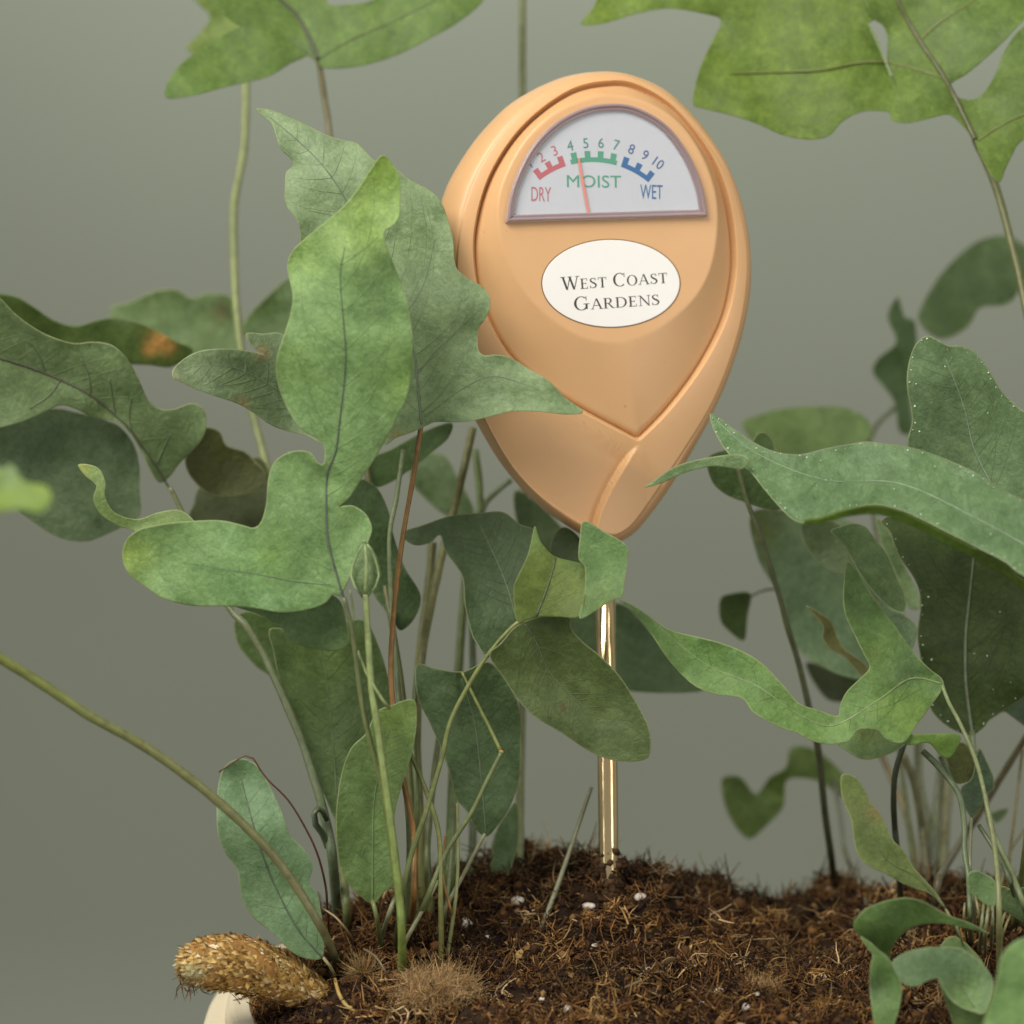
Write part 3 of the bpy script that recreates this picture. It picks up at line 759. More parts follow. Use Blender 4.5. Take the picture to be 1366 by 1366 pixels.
def pip(poly, pts):
    x, y = pts[:, 0], pts[:, 1]; ins_ = np.zeros(len(pts), bool); n = len(poly); j = n-1
    for i in range(n):
        xi, yi = poly[i]; xj, yj = poly[j]
        c = ((yi > y) != (yj > y)) & (x < (xj-xi)*(y-yi)/(yj-yi+1e-12)+xi)
        ins_ ^= c; j = i
    return ins_
def seg_dist(poly, pts, closed=True):
    a = poly; b = np.roll(poly, -1, 0)
    if not closed: a, b = poly[:-1], poly[1:]
    ab = b-a; L2 = (ab**2).sum(1)+1e-9
    t = np.clip(((pts[:, None]-a[None])*ab[None]).sum(2)/L2, 0, 1)
    pr = a[None]+ab[None]*t[..., None]
    return np.sqrt(((pts[:, None]-pr)**2).sum(2))
GSEED = [0]
def leaf(parent, polys, d, col, rib=None, ribs=(), tilt=(0, 0), fold=0.02, bumps=(), wave=0.7, wl=55., nz=1.0, blobs=(),
         ribcol=(0.05, 0.07, 0.045), ribw=(1.8, 1.0), stalk=None, scol=(0.13, 0.15, 0.05), srad=(3, 3.5), thin=False, grid=7.0, tips=0.35, dots=0, name='frond', edgecol=None):
    GSEED[0] += 1; sd = GSEED[0]*7.31
    if not isinstance(polys[0], list): polys = [polys]
    allp = np.vstack([np.array([q_[:2] for q_ in p], float) for p in polys]); ctr = (allp.min(0)+allp.max(0))/2
    ribp = catmull(rib, False, 6.0) if rib else None
    def depth(xy, ed, off):
        r = xy-ctr
        z = off+tilt[0]*r[:, 0]/100+tilt[1]*r[:, 1]/100
        rd = seg_dist(ribp, xy, False).min(1) if ribp is not None else np.hypot(*r.T)*0.5
        z = z-fold*rd*1.0+0.5*np.exp(-(rd/9)**2)*0.5
        m_ = np.exp(-ed/22.0)
        ph = np.array([noise.noise(Vector((x/wl, y/wl, sd))) for x, y in xy])
        n2_ = np.array([noise.noise(Vector((x/120., y/120., sd+3))) for x, y in xy])
        n3_ = np.array([noise.noise(Vector((x/26., y/26., sd+9))) for x, y in xy])
        z = z+wave*2.6*m_*ph+nz*2.3*n2_+0.20*nz*n3_
        for (bx, by, br, bz_) in bumps: z = z+bz_*np.exp(-((xy[:, 0]-bx)**2+(xy[:, 1]-by)**2)/br**2)
        return d+z*MM
    VV = []; FF = []; EE = []; XY = []; o = 0; dotpts = []
    for ip, poly in enumerate(polys):
        off = 0.0; offs = None
        if len(poly[0]) == 3: off = poly[0][2]
        ol = catmull(np.array([q_[:2] for q_ in poly], float), True, 4.0)
        n = len(ol); t = np.roll(ol, -1, 0)-np.roll(ol, 1, 0); t /= np.linalg.norm(t, axis=1)[:, None]+1e-9
        nn = np.column_stack([t[:, 1], -t[:, 0]])
        ar = (ol[:, 0]*np.roll(ol[:, 1], -1)-np.roll(ol[:, 0], -1)*ol[:, 1]).sum()
        if ar > 0: nn = -nn
        inr = ol+nn*2.0
        inr = inr[pip(ol, inr)]
        inr = inr[seg_dist(ol, inr).min(1) > 1.2]
        mn, mx_ = ol.min(0), ol.max(0)
        X, Y = np.meshgrid(np.arange(mn[0], mx_[0], grid), np.arange(mn[1], mx_[1], grid))
        X = X.astype(float); X[::2] += grid/2
        g = np.column_stack([X.ravel(), Y.ravel()]); g = g[pip(ol, g)]
        if len(g): g = g[seg_dist(ol, g).min(1) > 5.0]
        pts = np.vstack([ol, inr, g])
        res = delaunay_2d_cdt([Vector(p) for p in pts], [], [list(range(n))], 1, 1e-5)
        vo = np.array([tuple(p) for p in res[0]]); fo_ = [tuple(f_) for f_ in res[2]]
        ed = seg_dist(ol, vo).min(1)
        W3 = Pn(vo, depth(vo, ed, off))
        # orientation toward the camera
        fo2 = []
        for f_ in fo_:
            a_, b_2, c_ = vo[f_[0]], vo[f_[1]], vo[f_[2]]
            cr_ = (b_2[0]-a_[0])*(c_[1]-a_[1])-(b_2[1]-a_[1])*(c_[0]-a_[0])
            if abs(cr_) < 1e-6: continue
            fo2.append(f_ if cr_ < 0 else f_[::-1])
        fa = np.array(fo2)
        fn = np.cross(W3[fa[:, 1]]-W3[fa[:, 0]], W3[fa[:, 2]]-W3[fa[:, 0]])
        vn = np.zeros_like(W3)
        for k in range(3): np.add.at(vn, fa[:, k], fn)
        vn /= np.linalg.norm(vn, axis=1)[:, None]+1e-15
        nv = len(W3); th_ = 0.32*MM*np.clip(0.35+ed/8, 0, 1)
        back = W3-vn*th_[:, None]
        cnt = {}
        for f_ in fo2:
            for k in range(3):
                e = (f_[k], f_[(k+1) % 3]); cnt[e] = 1
        sides_ = [(e[1], e[0], e[0]+nv, e[1]+nv) for e in cnt if (e[1], e[0]) not in cnt]
        fl_ = [tuple(i+o for i in f_) for f_ in fo2]+[tuple(i+nv+o for i in f_[::-1]) for f_ in fo2]+[tuple(i+o for i in f_) for f_ in sides_]
        VV += [W3, back]; FF += fl_; EE += [np.clip(ed/2.0, 0, 1)]*2; XY += [vo, vo]; o += 2*nv
        if dots:
            dd = 0.0
            for i in range(n):
                dd += np.linalg.norm(ol[i]-ol[i-1])
                if dd > dots*rs.uniform(0.35, 2.2):
                    dd = 0; dotpts.append(ol[i]+nn[i]*rs.uniform(1.5, 6))
            for k in range(int(len(g)*0.02)): dotpts.append(g[rs.randint(len(g))]+rs.uniform(-3, 3, 2))
            dq = np.array(dotpts); kk = pip(ol, dq); dotpts = [p for p, q_ in zip(dotpts, kk) if q_]
    VV = np.vstack(VV); EE = np.concatenate(EE); XY = np.vstack(XY)
    C = np.tile(np.array(col, float), (len(VV), 1))
    for (bx, by, br, bc, *amt) in blobs:
        k = np.exp(-((XY[:, 0]-bx)**2+(XY[:, 1]-by)**2)/br**2)*(amt[0] if amt else 1.0)
        C = C*(1-k[:, None])+np.array(bc)*k[:, None]
    C = C*np.array([0.88, 0.96, 0.72])
    pos = np.column_stack([XY/100.0, np.full(len(XY), sd)])
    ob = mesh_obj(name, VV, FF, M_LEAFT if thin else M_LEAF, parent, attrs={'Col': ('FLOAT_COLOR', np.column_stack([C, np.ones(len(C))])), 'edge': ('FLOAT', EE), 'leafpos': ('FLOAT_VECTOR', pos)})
    def rib_mesh(nm, line, w0, w1, cc):
        p = catmull(line, False, 6.0)
        hit = np.zeros(len(p), bool); ed = np.full(len(p), 1e3)
        for poly in polys:
            ol = catmull(np.array([q_[:2] for q_ in poly], float), True, 4.0)
            hit |= pip(ol, p); ed = np.minimum(ed, seg_dist(ol, p).min(1))
        off = polys[0][0][2] if len(polys[0][0]) == 3 else 0.0
        w3 = Pn(p, depth(p, ed, off)-0.05*MM)
        ww = np.linspace(w0, w1, len(p))*S
        V_, F_ = tube(w3, ww, 6)
        mesh_obj(nm, V_, F_, M_STALK, ob, attrs={'Col': ('FLOAT_COLOR', np.tile((*cc, 1), (len(V_), 1)))})
    if rib: rib_mesh('midrib', rib, ribw[0], ribw[1], ribcol)
    for rb in ribs: rib_mesh('side_vein', rb, ribw[0]*0.5, ribw[1]*0.4, tuple(np.array(ribcol)*.6+np.array(col)*.4))
    if rib:
        lines = []; p = catmull(rib, False, 3.0); seglen = np.linalg.norm(np.diff(p, axis=0), axis=1).cumsum(); tot = seglen[-1]
        ols = [catmull(np.array([q_[:2] for q_ in poly], float), True, 6.0) for poly in polys]
        stp = max(15.0, min(26.0, tot/12)); pos_ = stp*0.6; sgn = 1
        while pos_ < tot-8:
            i_ = int(np.searchsorted(seglen, pos_)); t_ = p[min(i_+2, len(p)-1)]-p[max(i_-2, 0)]; t_ = t_/(np.linalg.norm(t_)+1e-9)
            for sg in (1, -1):
                if rs.uniform() < .12: continue
                ang = math.radians(rs.uniform(46, 64))*sg; cur = p[i_].copy(); dr = np.array([t_[0]*math.cos(ang)-t_[1]*math.sin(ang), t_[0]*math.sin(ang)+t_[1]*math.cos(ang)])
                ln = [cur.copy()]
                for k in range(40):
                    tw = -sg*rs.uniform(-.02, .06); dr = np.array([dr[0]*math.cos(tw)-dr[1]*math.sin(tw), dr[0]*math.sin(tw)+dr[1]*math.cos(tw)])
                    cur = cur+dr*4.5
                    if not any(pip(o_, cur[None])[0] and seg_dist(o_, cur[None]).min() > 7 for o_ in ols): break
                    ln.append(cur.copy())
                if len(ln) > 3: lines.append(np.array(ln))
            pos_ += stp*rs.uniform(.75, 1.25)
        if lines:
            off0 = polys[0][0][2] if len(polys[0][0]) == 3 else 0.0
            js = []
            for ln in lines:
                edl = np.min([seg_dist(o_, ln).min(1) for o_ in ols], axis=0)
                js.append(tube(Pn(ln, depth(ln, edl, off0)-0.02*MM), np.linspace(.55, .2, len(ln))*S, 4))
            V_, F_ = join(js); vc = np.array(col)*np.array([.70, .76, .60])
            tag(mesh_obj('vein_network', V_, F_, M_STALK, ob, attrs={'Col': ('FLOAT_COLOR', np.tile((*vc, 1), (len(V_), 1)))}), kind='stuff')
    if dotpts:
        dp = np.array(dotpts); ed = np.full(len(dp), 5.0)
        w3 = Pn(dp, depth(dp, ed, 0.0)-0.12*MM)
        js = [(ICO*rs.uniform(0.6, 1.5, 3)*rs.choice([.45, .7, 1.0, 1.25])*S*.9+c, [tuple(x) for x in ICF]) for c in w3]
        V_, F_ = join(js); tag(mesh_obj('lime_dots', V_, F_, M_DOT, ob), kind='stuff')
    if stalk: add_stalk(ob, stalk, scol, srad)
    return ob
def add_stalk(parent, st, col, rad, name='stalk', hair=False):
    """st: list of (px,py,depth); depth None on the last point = where the soil is"""
    pts = []
    for i, q_ in enumerate(st):
        if q_[2] is None:
            h = soil_hit(q_[0], q_[1]); pts.append((q_[0], q_[1], depth_of(h)))
        else: pts.append(q_)
    p = catmull(np.array(pts, float), False, 9.0)
    w3 = Pn(p[:, :2], p[:, 2])
    if st[-1][2] is None: w3 = np.vstack([w3, w3[-1]+(w3[-1]-w3[-2])*0.5+np.array([0, 0.003, -0.006])])
    r = np.linspace(rad[0], rad[1], len(w3))*S
    jit = np.array([noise.noise(Vector((i*0.37, rad[0], len(w3)))) for i in range(len(w3))])
    r = r*(1+0.12*jit)
    V_, F_ = tube(w3, r, 10)
    tt = np.repeat(np.linspace(0, 1, len(w3)), 10)[:, None]
    c0 = np.array(col if not isinstance(col, list) else col[0]); c1 = np.array(col if not isinstance(col, list) else col[1])
    C = c0*(1-tt)+c1*tt
    return mesh_obj(name, V_, F_, M_STALK, parent, attrs={'Col': ('FLOAT_COLOR', np.column_stack([C, np.ones(len(C))]))})

GL = (0.200, 0.285, 0.165)      # glaucous grey-green
BL = (0.190, 0.300, 0.200)      # bluish
GR = (0.155, 0.270, 0.100)      # green
YG = (0.270, 0.380, 0.120)      # yellow-green
DK = (0.085, 0.135, 0.062)      # dark
OL = (0.130, 0.160, 0.050)      # olive
BR = (0.16, 0.19, 0.06)
#LEAVES
lf, rf_ = left_fern, right_fern
# --- background fronds of the left clump
I_main = [(262, -40), (286, 6), (322, 36), (370, 50), (407, 72), (424, 84), (434, 91), (475, 89), (525, 75), (575, 50), (612, 29), (645, 0), (662, -40), (520, -36), (500, -2), (462, 6), (436, 4), (424, -30)]
I_lobe = [(222, 130, -1.5), (225, 107, -1.5), (245, 82, -1.5), (280, 58, -1.5), (318, 37, -1.5), (345, 41, -1.5), (372, 50, -1.5), (409, 71, -1.5), (385, 86, -1.5), (355, 103, -1.5), (300, 116, -1.5), (258, 127, -1.5)]
leaf(lf, [I_main, I_lobe], .640, (0.195, 0.285, 0.082), rib=[(425, 80), (410, 45), (395, 20), (368, -6), (350, -30)], ribs=[[(425, 78), (470, 52), (525, 28), (580, 0)], [(405, 70), (360, 62), (300, 88), (262, 108)]],
     ribcol=(0.055, 0.06, 0.03), ribw=(3.2, 2.2), thin=True, tilt=(1, -4), stalk=[(425, 80, .640), (432, 125, .640), (440, 180, .639), (452, 300, .634), (470, 480, .62), (500, 700, .61), (540, 950, .60), (556, 1220, None)], scol=[(0.13, 0.12, 0.05), (0.13, 0.15, 0.05)], srad=(4.2, 4.2))
leaf(lf, [(230, -40), (262, 2), (280, 22), (266, 45), (252, 58), (254, 70), (300, 72), (352, 66), (362, 40), (340, 10), (330, -40)], .675, (0.30, 0.37, 0.12), thin=True, nz=.6,
     stalk=[(327, 60, .675), (328, 112, .675), (326, 190, .672), (319, 235, .67), (312, 275, .668), (312, 340, .665), (316, 420, .66), (330, 520, .655), (350, 600, .65), (400, 800, .635), (440, 1000, .625), (462, 1205, None)], scol=[(0.24, 0.29, 0.10), (0.16, 0.19, 0.07)], srad=(5.5, 5.5))
add_stalk(lf, [(697, -20, .66), (697, 115, .66), (698, 400, .655), (699, 660, .65), (697, 900, .64), (694, 1040, .635), (694, 1170, None)], (0.16, 0.19, 0.08), (5, 6))
leaf(lf, [(-30, 384), (0, 391), (22, 396), (44, 409), (73, 428), (102, 435), (128, 428), (154, 424), (183, 430), (209, 441), (234, 455), (258, 468), (230, 489), (198, 487), (150, 484), (90, 470), (40, 450), (-30, 420)], .632, (0.125, 0.175, 0.052), tilt=(0, 6), blobs=[(212, 455, 15, (0.75, 0.40, 0.17)), (224, 462, 9, (0.72, 0.38, 0.16)), (198, 466, 8, (0.7, 0.36, 0.14))], nz=.5, thin=True)
leaf(lf, [(146, 412), (176, 402), (208, 388), (234, 386), (256, 397), (278, 391), (308, 396), (322, 425), (322, 468), (290, 490), (250, 486), (200, 470), (160, 440)], .668, (0.18, 0.25, 0.12), nz=.8, blobs=[(296, 415, 14, (0.13, 0.12, 0.05))])
leaf(lf, [(326, 428), (350, 401), (386, 371), (420, 380), (420, 470), (360, 462), (326, 446)], .658, (0.135, 0.20, 0.085), nz=.8)
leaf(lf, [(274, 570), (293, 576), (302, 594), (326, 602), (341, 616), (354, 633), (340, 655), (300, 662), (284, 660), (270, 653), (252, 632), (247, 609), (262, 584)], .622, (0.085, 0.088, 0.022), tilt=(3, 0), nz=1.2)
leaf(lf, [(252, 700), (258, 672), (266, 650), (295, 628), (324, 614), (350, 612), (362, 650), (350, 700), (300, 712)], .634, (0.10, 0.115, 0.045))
leaf(lf, [(495, 612), (520, 600), (566, 575), (602, 564), (598, 584), (575, 604), (548, 626), (520, 644), (498, 648)], .615, (0.105, 0.17, 0.06), nz=.6)
leaf(lf, [(552, 612), (590, 606), (612, 640), (632, 684), (600, 690), (566, 664), (548, 640)], .650, (0.15, 0.21, 0.11), nz=.6)
leaf(lf, [(686, 656), (716, 670), (748, 702), (770, 735), (720, 740), (695, 715)], .645, (0.15, 0.21, 0.12), nz=.6)
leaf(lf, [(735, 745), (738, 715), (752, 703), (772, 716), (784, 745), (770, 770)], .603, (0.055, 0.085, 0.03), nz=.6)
leaf(lf, [(720, 800), (770, 812), (830, 806), (872, 848), (902, 886), (938, 916), (920, 924), (842, 922), (790, 905), (740, 860)], .640, (0.165, 0.235, 0.14), nz=.8)
add_stalk(lf, [(631, 571, .628), (620, 620, .626), (603, 690, .624), (585, 760, .620), (565, 860, .615), (556, 960, .612), (560, 1100, .61), (565, 1200, None)], (0.19, 0.20, 0.075), (5.5, 6.5))
add_stalk(lf, [(634, 600, .64), (640, 680, .638), (622, 770, .636), (612, 890, .632), (606, 1000, .63), (600, 1160, None)], (0.125, 0.18, 0.06), (5, 7.5))
add_stalk(lf, [(682, 640, .64), (660, 658, .64), (643, 682, .638), (630, 760, .635), (632, 960, .63), (631, 1105, .628), (628, 1180, None)], (0.12, 0.16, 0.08), (4, 6))
add_stalk(lf, [(577, 724, .625), (572, 780, .623), (560, 878, .62), (552, 1000, .615), (548, 1190, None)], (0.17, 0.18, 0.07), (6, 6.5))

# --- left side fronds
leaf(lf, [(-70, 350), (-30, 372), (0, 397), (22, 420), (48, 439), (73, 451), (99, 458), (124, 456), (146, 459), (162, 470), (176, 488), (187, 510), (199, 535), (216, 546), (234, 545), (252, 538), (267, 541), (275, 557), (271, 583), (256, 602), (240, 618), (228, 634), (216, 644), (205, 636), (187, 600), (172, 577), (154, 562), (124, 557), (102, 546), (80, 541), (51, 554), (22, 565), (-20, 572), (-70, 560)],
     .604, (0.180, 0.240, 0.125), rib=[(-40, 462), (0, 477), (40, 490), (80, 506), (121, 527), (154, 554), (176, 576), (209, 624), (227, 653)], ribs=[[(60, 498), (52, 475), (38, 455)], [(121, 527), (118, 500), (108, 478)], [(80, 506), (68, 525), (40, 545)], [(154, 554), (150, 530), (146, 505)], [(209, 618), (222, 590), (228, 578)], [(176, 576), (172, 555), (176, 530)]],
     tilt=(2, 5), fold=.03, ribcol=(0.07, 0.08, 0.045), ribw=(2.4, 1.6), wave=.9, stalk=[(227, 650, .605), (240, 677, .606), (270, 740, .605), (306, 811, .602), (326, 832, .600), (347, 865, .600), (370, 913, .598), (385, 947, .597), (403, 990, .596), (418, 1036, .595), (427, 1066, .594), (438, 1110, .594), (444, 1150, .594), (450, 1222, None)], scol=[(0.16, 0.18, 0.08), (0.11, 0.16, 0.09)], srad=(3.2, 7.5))
add_stalk(lf, [(436, 1094, .592), (430, 1082, .591), (424, 1078, .590), (419, 1086, .589), (421, 1100, .590), (430, 1112, .592), (437, 1130, .594)], (0.09, 0.13, 0.07), (3.5, 4.5), 'young_coil')
leaf(lf, [(-60, 600), (0, 560), (66, 545), (103, 550), (140, 560), (161, 570), (179, 594), (186, 624), (186, 653), (187, 686), (168, 700), (146, 711), (117, 722), (88, 720), (66, 711), (40, 693), (25, 682), (0, 655), (-60, 640)], .616, (0.145, 0.195, 0.120), tilt=(3, 2), dots=0, nz=1.0, wave=.4)
leaf(lf, [(104, 620), (121, 620), (134, 627), (141, 646), (140, 661), (150, 681), (168, 690), (187, 692), (209, 684), (238, 680), (258, 694), (262, 716), (214, 722), (179, 708), (157, 701), (135, 687), (124, 666), (128, 648), (114, 635)], .580, (0.225, 0.30, 0.12), bumps=[(140, 660, 30, -2), (185, 700, 25, 2)], nz=.5, blobs=[(108, 624, 14, (0.45, 0.42, 0.12), .6)])
leaf(lf, [(-60, 600), (0, 625), (15, 619), (33, 642), (62, 648), (69, 664), (56, 682), (22, 679), (-10, 686), (-60, 690)], .478, (0.30, 0.39, 0.10), thin=True, nz=.6, tilt=(0, -6), blobs=[(15, 630, 18, (0.42, 0.52, 0.38), .8)])
leaf(lf, [(231, 504), (231, 492), (249, 476), (271, 467), (307, 465), (338, 469), (351, 472), (338, 464), (331, 456), (329, 444), (351, 445), (378, 446), (410, 480), (436, 585), (406, 580), (366, 569), (337, 550), (318, 539), (286, 528), (260, 519), (240, 509)], .585, (0.215, 0.275, 0.175), tilt=(4, 0), bumps=[(300, 490, 60, -1.5), (390, 560, 40, 3)], blobs=[(350, 471, 9, (0.42, 0.22, 0.13), .7), (322, 540, 9, (0.45, 0.28, 0.15), .7), (234, 502, 12, (0.42, 0.42, 0.3), .6)],
     rib=[(425, 560), (370, 520), (310, 490), (255, 488)], ribcol=(0.16, 0.2, 0.13), ribw=(1.0, .5))

# --- tall grey frond behind the bright one
B = [(342, 145), (360, 146), (384, 155), (407, 165), (434, 179), (455, 186), (475, 190), (488, 202), (501, 215), (520, 222), (534, 229), (549, 241), (572, 253), (587, 267), (596, 288), (604, 318), (608, 355), (626, 372), (643, 382), (653, 396), (653, 413), (645, 429), (638, 440), (638, 466), (647, 474), (663, 473), (683, 478), (704, 491), (731, 507), (754, 530), (778, 549), (757, 553), (720, 549), (683, 549), (653, 556), (616, 563), (582, 563), (569, 568), (549, 577), (528, 584), (510, 592), (470, 560), (440, 500), (415, 420), (398, 345), (400, 322), (399, 302), (390, 285), (380, 271), (380, 244), (382, 228), (390, 222), (388, 212), (374, 199), (369, 184), (362, 164), (350, 155)]
leaf(lf, B, .5835, (0.268, 0.345, 0.215), rib=[(562, 566), (557, 510), (550, 460), (520, 380), (480, 300), (430, 220), (360, 156)], ribs=[[(566, 556), (590, 538), (618, 518), (660, 502), (720, 520)], [(556, 500), (580, 470), (610, 440), (640, 412)], [(540, 420), (565, 380), (580, 320)], [(520, 380), (480, 370), (440, 350)], [(480, 300), (455, 290), (410, 280)], [(480, 300), (510, 280), (530, 260)]],
     tilt=(-1.5, -1), fold=.012, bumps=[(628, 452, 26, 2.6), (600, 400, 60, -2.2), (430, 230, 60, -2.5), (690, 515, 60, -1.5), (385, 225, 20, 2), (560, 290, 50, -1.2)], wave=1.0, ribcol=(0.13, 0.17, 0.11), ribw=(1.5, .6), dots=0,
     blobs=[(420, 210, 70, (0.30, 0.37, 0.27), .7), (530, 583, 10, (0.35, 0.25, 0.08), .8)], stalk=[(562, 566, .5835), (551, 638, .585), (538, 712, .585), (529, 780, .585), (523, 850, .584), (522, 910, .583), (531, 1000, .582), (544, 1071, .582), (552, 1113, .582), (552, 1197, .580), (549, 1232, None)], scol=[(0.22, 0.12, 0.03), (0.24, 0.13, 0.035)], srad=(3.2, 4.0))
add_stalk(lf, [(538, 600, .600), (529, 663, .598), (520, 712, .596), (521, 780, .595), (525, 850, .593), (532, 930, .590), (540, 1040, .588), (546, 1120, .587), (543, 1240, None)], (0.17, 0.22, 0.11), (3.2, 4))

# --- bright upright frond in front
A_ = [(512, 207), (524, 219), (533, 238), (534, 265), (533, 286), (525, 300), (513, 309), (516, 329), (528, 359), (541, 396), (549, 436), (551, 463), (548, 503), (541, 534), (528, 561), (512, 591), (500, 612), (483, 638), (466, 664), (451, 677), (458, 675), (472, 675), (488, 686), (496, 704), (492, 720), (486, 732), (472, 756), (462, 781), (454, 796), (445, 793), (432, 806), (402, 815), (373, 817), (344, 812), (304, 809), (256, 808), (219, 799), (194, 783), (172, 766), (163, 744), (168, 721), (187, 706), (219, 699), (256, 695), (293, 694), (322, 700), (338, 704), (348, 696), (355, 671), (358, 638), (366, 616), (384, 604), (402, 601), (416, 605), (424, 617), (432, 618), (432, 596), (420, 583), (406, 576), (388, 554), (373, 521), (368, 492), (371, 470), (381, 440), (388, 415), (390, 392), (383, 356), (390, 335), (407, 318), (431, 298), (458, 275), (478, 251), (491, 231), (503, 213)]
leaf(lf, A_, .562, (0.230, 0.345, 0.160), rib=[(459, 799), (448, 763), (437, 719), (435, 675), (437, 631), (448, 601), (453, 561), (459, 510), (461, 470), (458, 426), (454, 369), (460, 329)], ribs=[[(440, 780), (390, 775), (344, 766), (285, 757), (242, 750)]],
     fold=-.014, tilt=(0.5, 1.5), bumps=[(505, 260, 55, 5.0), (470, 345, 45, -2.5), (400, 350, 40, 2.2), (410, 480, 50, -2.0), (510, 470, 45, -1.5), (200, 745, 60, 3.0), (300, 755, 60, -2.0), (390, 690, 40, -1.5), (432, 640, 22, 1.5), (476, 705, 25, 2), (535, 420, 30, 1.8)], wave=.8,
     blobs=[(512, 225, 45, (0.34, 0.46, 0.10), .9), (490, 290, 60, (0.34, 0.45, 0.15), .8), (545, 500, 40, (0.25, 0.38, 0.11), .7), (400, 340, 45, (0.30, 0.42, 0.15), .7), (172, 742, 30, (0.36, 0.44, 0.12), .8), (340, 770, 70, (0.22, 0.37, 0.185), .6), (360, 740, 28, (0.19, 0.30, 0.07), .6), (385, 480, 40, (0.28, 0.40, 0.16), .7)],
     ribcol=(0.085, 0.11, 0.085), ribw=(1.6, .35), stalk=[(459, 797, .5625), (463, 815, .563), (470, 844, .564), (482, 934, .567), (493, 985, .568), (510, 1051, .570), (519, 1108, .572), (528, 1170, .574), (534, 1230, .575), (535, 1300, None)], scol=[(0.10, 0.12, 0.05), (0.15, 0.20, 0.05)], srad=(3.0, 4.2))
leaf(lf, [(310, 806), (345, 820), (362, 831), (373, 835), (379, 843), (381, 851), (404, 862), (434, 868), (454, 866), (465, 855), (463, 833), (452, 800), (420, 790), (350, 795)], .575, (0.165, 0.245, 0.120), tilt=(0, 4), dots=0, nz=.8)
leaf(lf, [(449, 675), (477, 640), (502, 650), (517, 678), (523, 706), (532, 737), (542, 761), (561, 794), (554, 823), (535, 841), (523, 826), (498, 792), (475, 740)], .604, (0.105, 0.160, 0.075), tilt=(2, 2), nz=.8)
# young furled frond
bud = []
vb = []; 
nb_, mb_ = 22, 24
for i in range(nb_+1):
    tt = i/nb_; y = 724+tt*72; hw = np.interp(tt, [0, .08, .3, .58, .75, .9, 1], [2, 9, 15, 19, 16.5, 8.5, 4.5]); hd = hw*0.55
    for k in range(mb_):
        a = 2*math.pi*k/mb_; fac = 1+0.09*math.cos(5*a+1.6*tt)+0.05*noise.noise(Vector((i*.6, k*.7, 1)))
        vb.append(P(486.5+hw*fac*math.cos(a)+3*math.sin(tt*3)-1, y+2*math.sin(3*a), .566-hd*fac*math.sin(a)*S))
fb = [(i*mb_+k, i*mb_+(k+1) % mb_, (i+1)*mb_+(k+1) % mb_, (i+1)*mb_+k) for i in range(nb_) for k in range(mb_)]+[tuple(range(mb_-1, -1, -1)), tuple(range(nb_*mb_, nb_*mb_+mb_))]
budo = mesh_obj('young_frond', vb, fb, M_LEAF, lf, attrs={'Col': ('FLOAT_COLOR', np.tile((0.185, 0.27, 0.11, 1), (len(vb), 1))), 'edge': ('FLOAT', np.ones(len(vb))), 'leafpos': ('FLOAT_VECTOR', np.array([(i*.1, k*.1, 3) for i in range(nb_+1) for k in range(mb_)]))})
for sx, cx in ((-1, (0.26, 0.36, 0.16)), (1, (0.26, 0.36, 0.16))):
    add_stalk(budo, [(487+sx*3, 726, .5625), (487+sx*13, 745, .5635), (487+sx*18.5, 768, .564), (487+sx*14, 782, .5635), (487+sx*4, 795, .5645)], cx, (1.2, 1.5), 'margin')
add_stalk(budo, [(487, 727, .5620), (489, 760, .5612), (488, 792, .5635)], (0.23, 0.31, 0.13), (1.8, 3), 'midrib')
add_stalk(budo, [(487.5, 790, .566), (491, 850, .566), (496, 920, .566), (502, 960, .566), (515, 1052, .567), (524, 1118, .568), (533, 1197, .570), (536, 1240, .571), (537, 1298, None)], [(0.21, 0.27, 0.11), (0.17, 0.24, 0.05)], (4.2, 5.5))
add_stalk(lf, [(467, 787, .563), (471, 815, .565), (470, 836, .565)], (0.2, 0.25, 0.12), (1.2, 2.2), 'dry_scale')
add_stalk(lf, [(477, 868, .567), (490, 900, .566), (512, 936, .565), (520, 945, .566)], (0.18, 0.23, 0.09), (2.2, 2.2), 'side_shoot')

# --- middle fronds under the meter
leaf(lf, [(313, 828), (316, 857), (333, 880), (350, 895), (372, 900), (380, 840), (362, 826), (330, 815)], .618, (0.11, 0.165, 0.055))
leaf(lf, [(362, 838), (420, 846), (480, 826), (505, 862), (521, 932), (502, 982), (472, 1050), (450, 1092), (434, 1064), (423, 1041), (413, 1008), (398, 965), (383, 931), (372, 903), (365, 870)], .600, (0.125, 0.185, 0.070), tilt=(2, -1), dots=0, rib=[(450, 1085), (445, 1000), (435, 900), (425, 850)], ribcol=(0.11, 0.16, 0.07), ribw=(1.4, .8), nz=1.2, blobs=[(420, 880, 50, (0.15, 0.21, 0.05), .6)])
leaf(lf, [(488, 978), (502, 950), (521, 941), (551, 933), (556, 959), (551, 998), (537, 1046), (527, 1084), (524, 1139), (525, 1179), (512, 1190), (497, 1206), (470, 1185), (454, 1156), (448, 1097), (454, 1039), (467, 1000)], .578, (0.150, 0.220, 0.082), rib=[(497, 1204), (497, 1140), (500, 1060), (520, 970)], ribcol=(0.11, 0.17, 0.07), ribw=(1.6, .7), dots=0, wave=.4, stalk=[(497, 1202, .578), (503, 1225, .578), (508, 1262, None)], scol=(0.14, 0.17, 0.06), srad=(3, 3.5), blobs=[(525, 960, 40, (0.20, 0.27, 0.07), .7)])
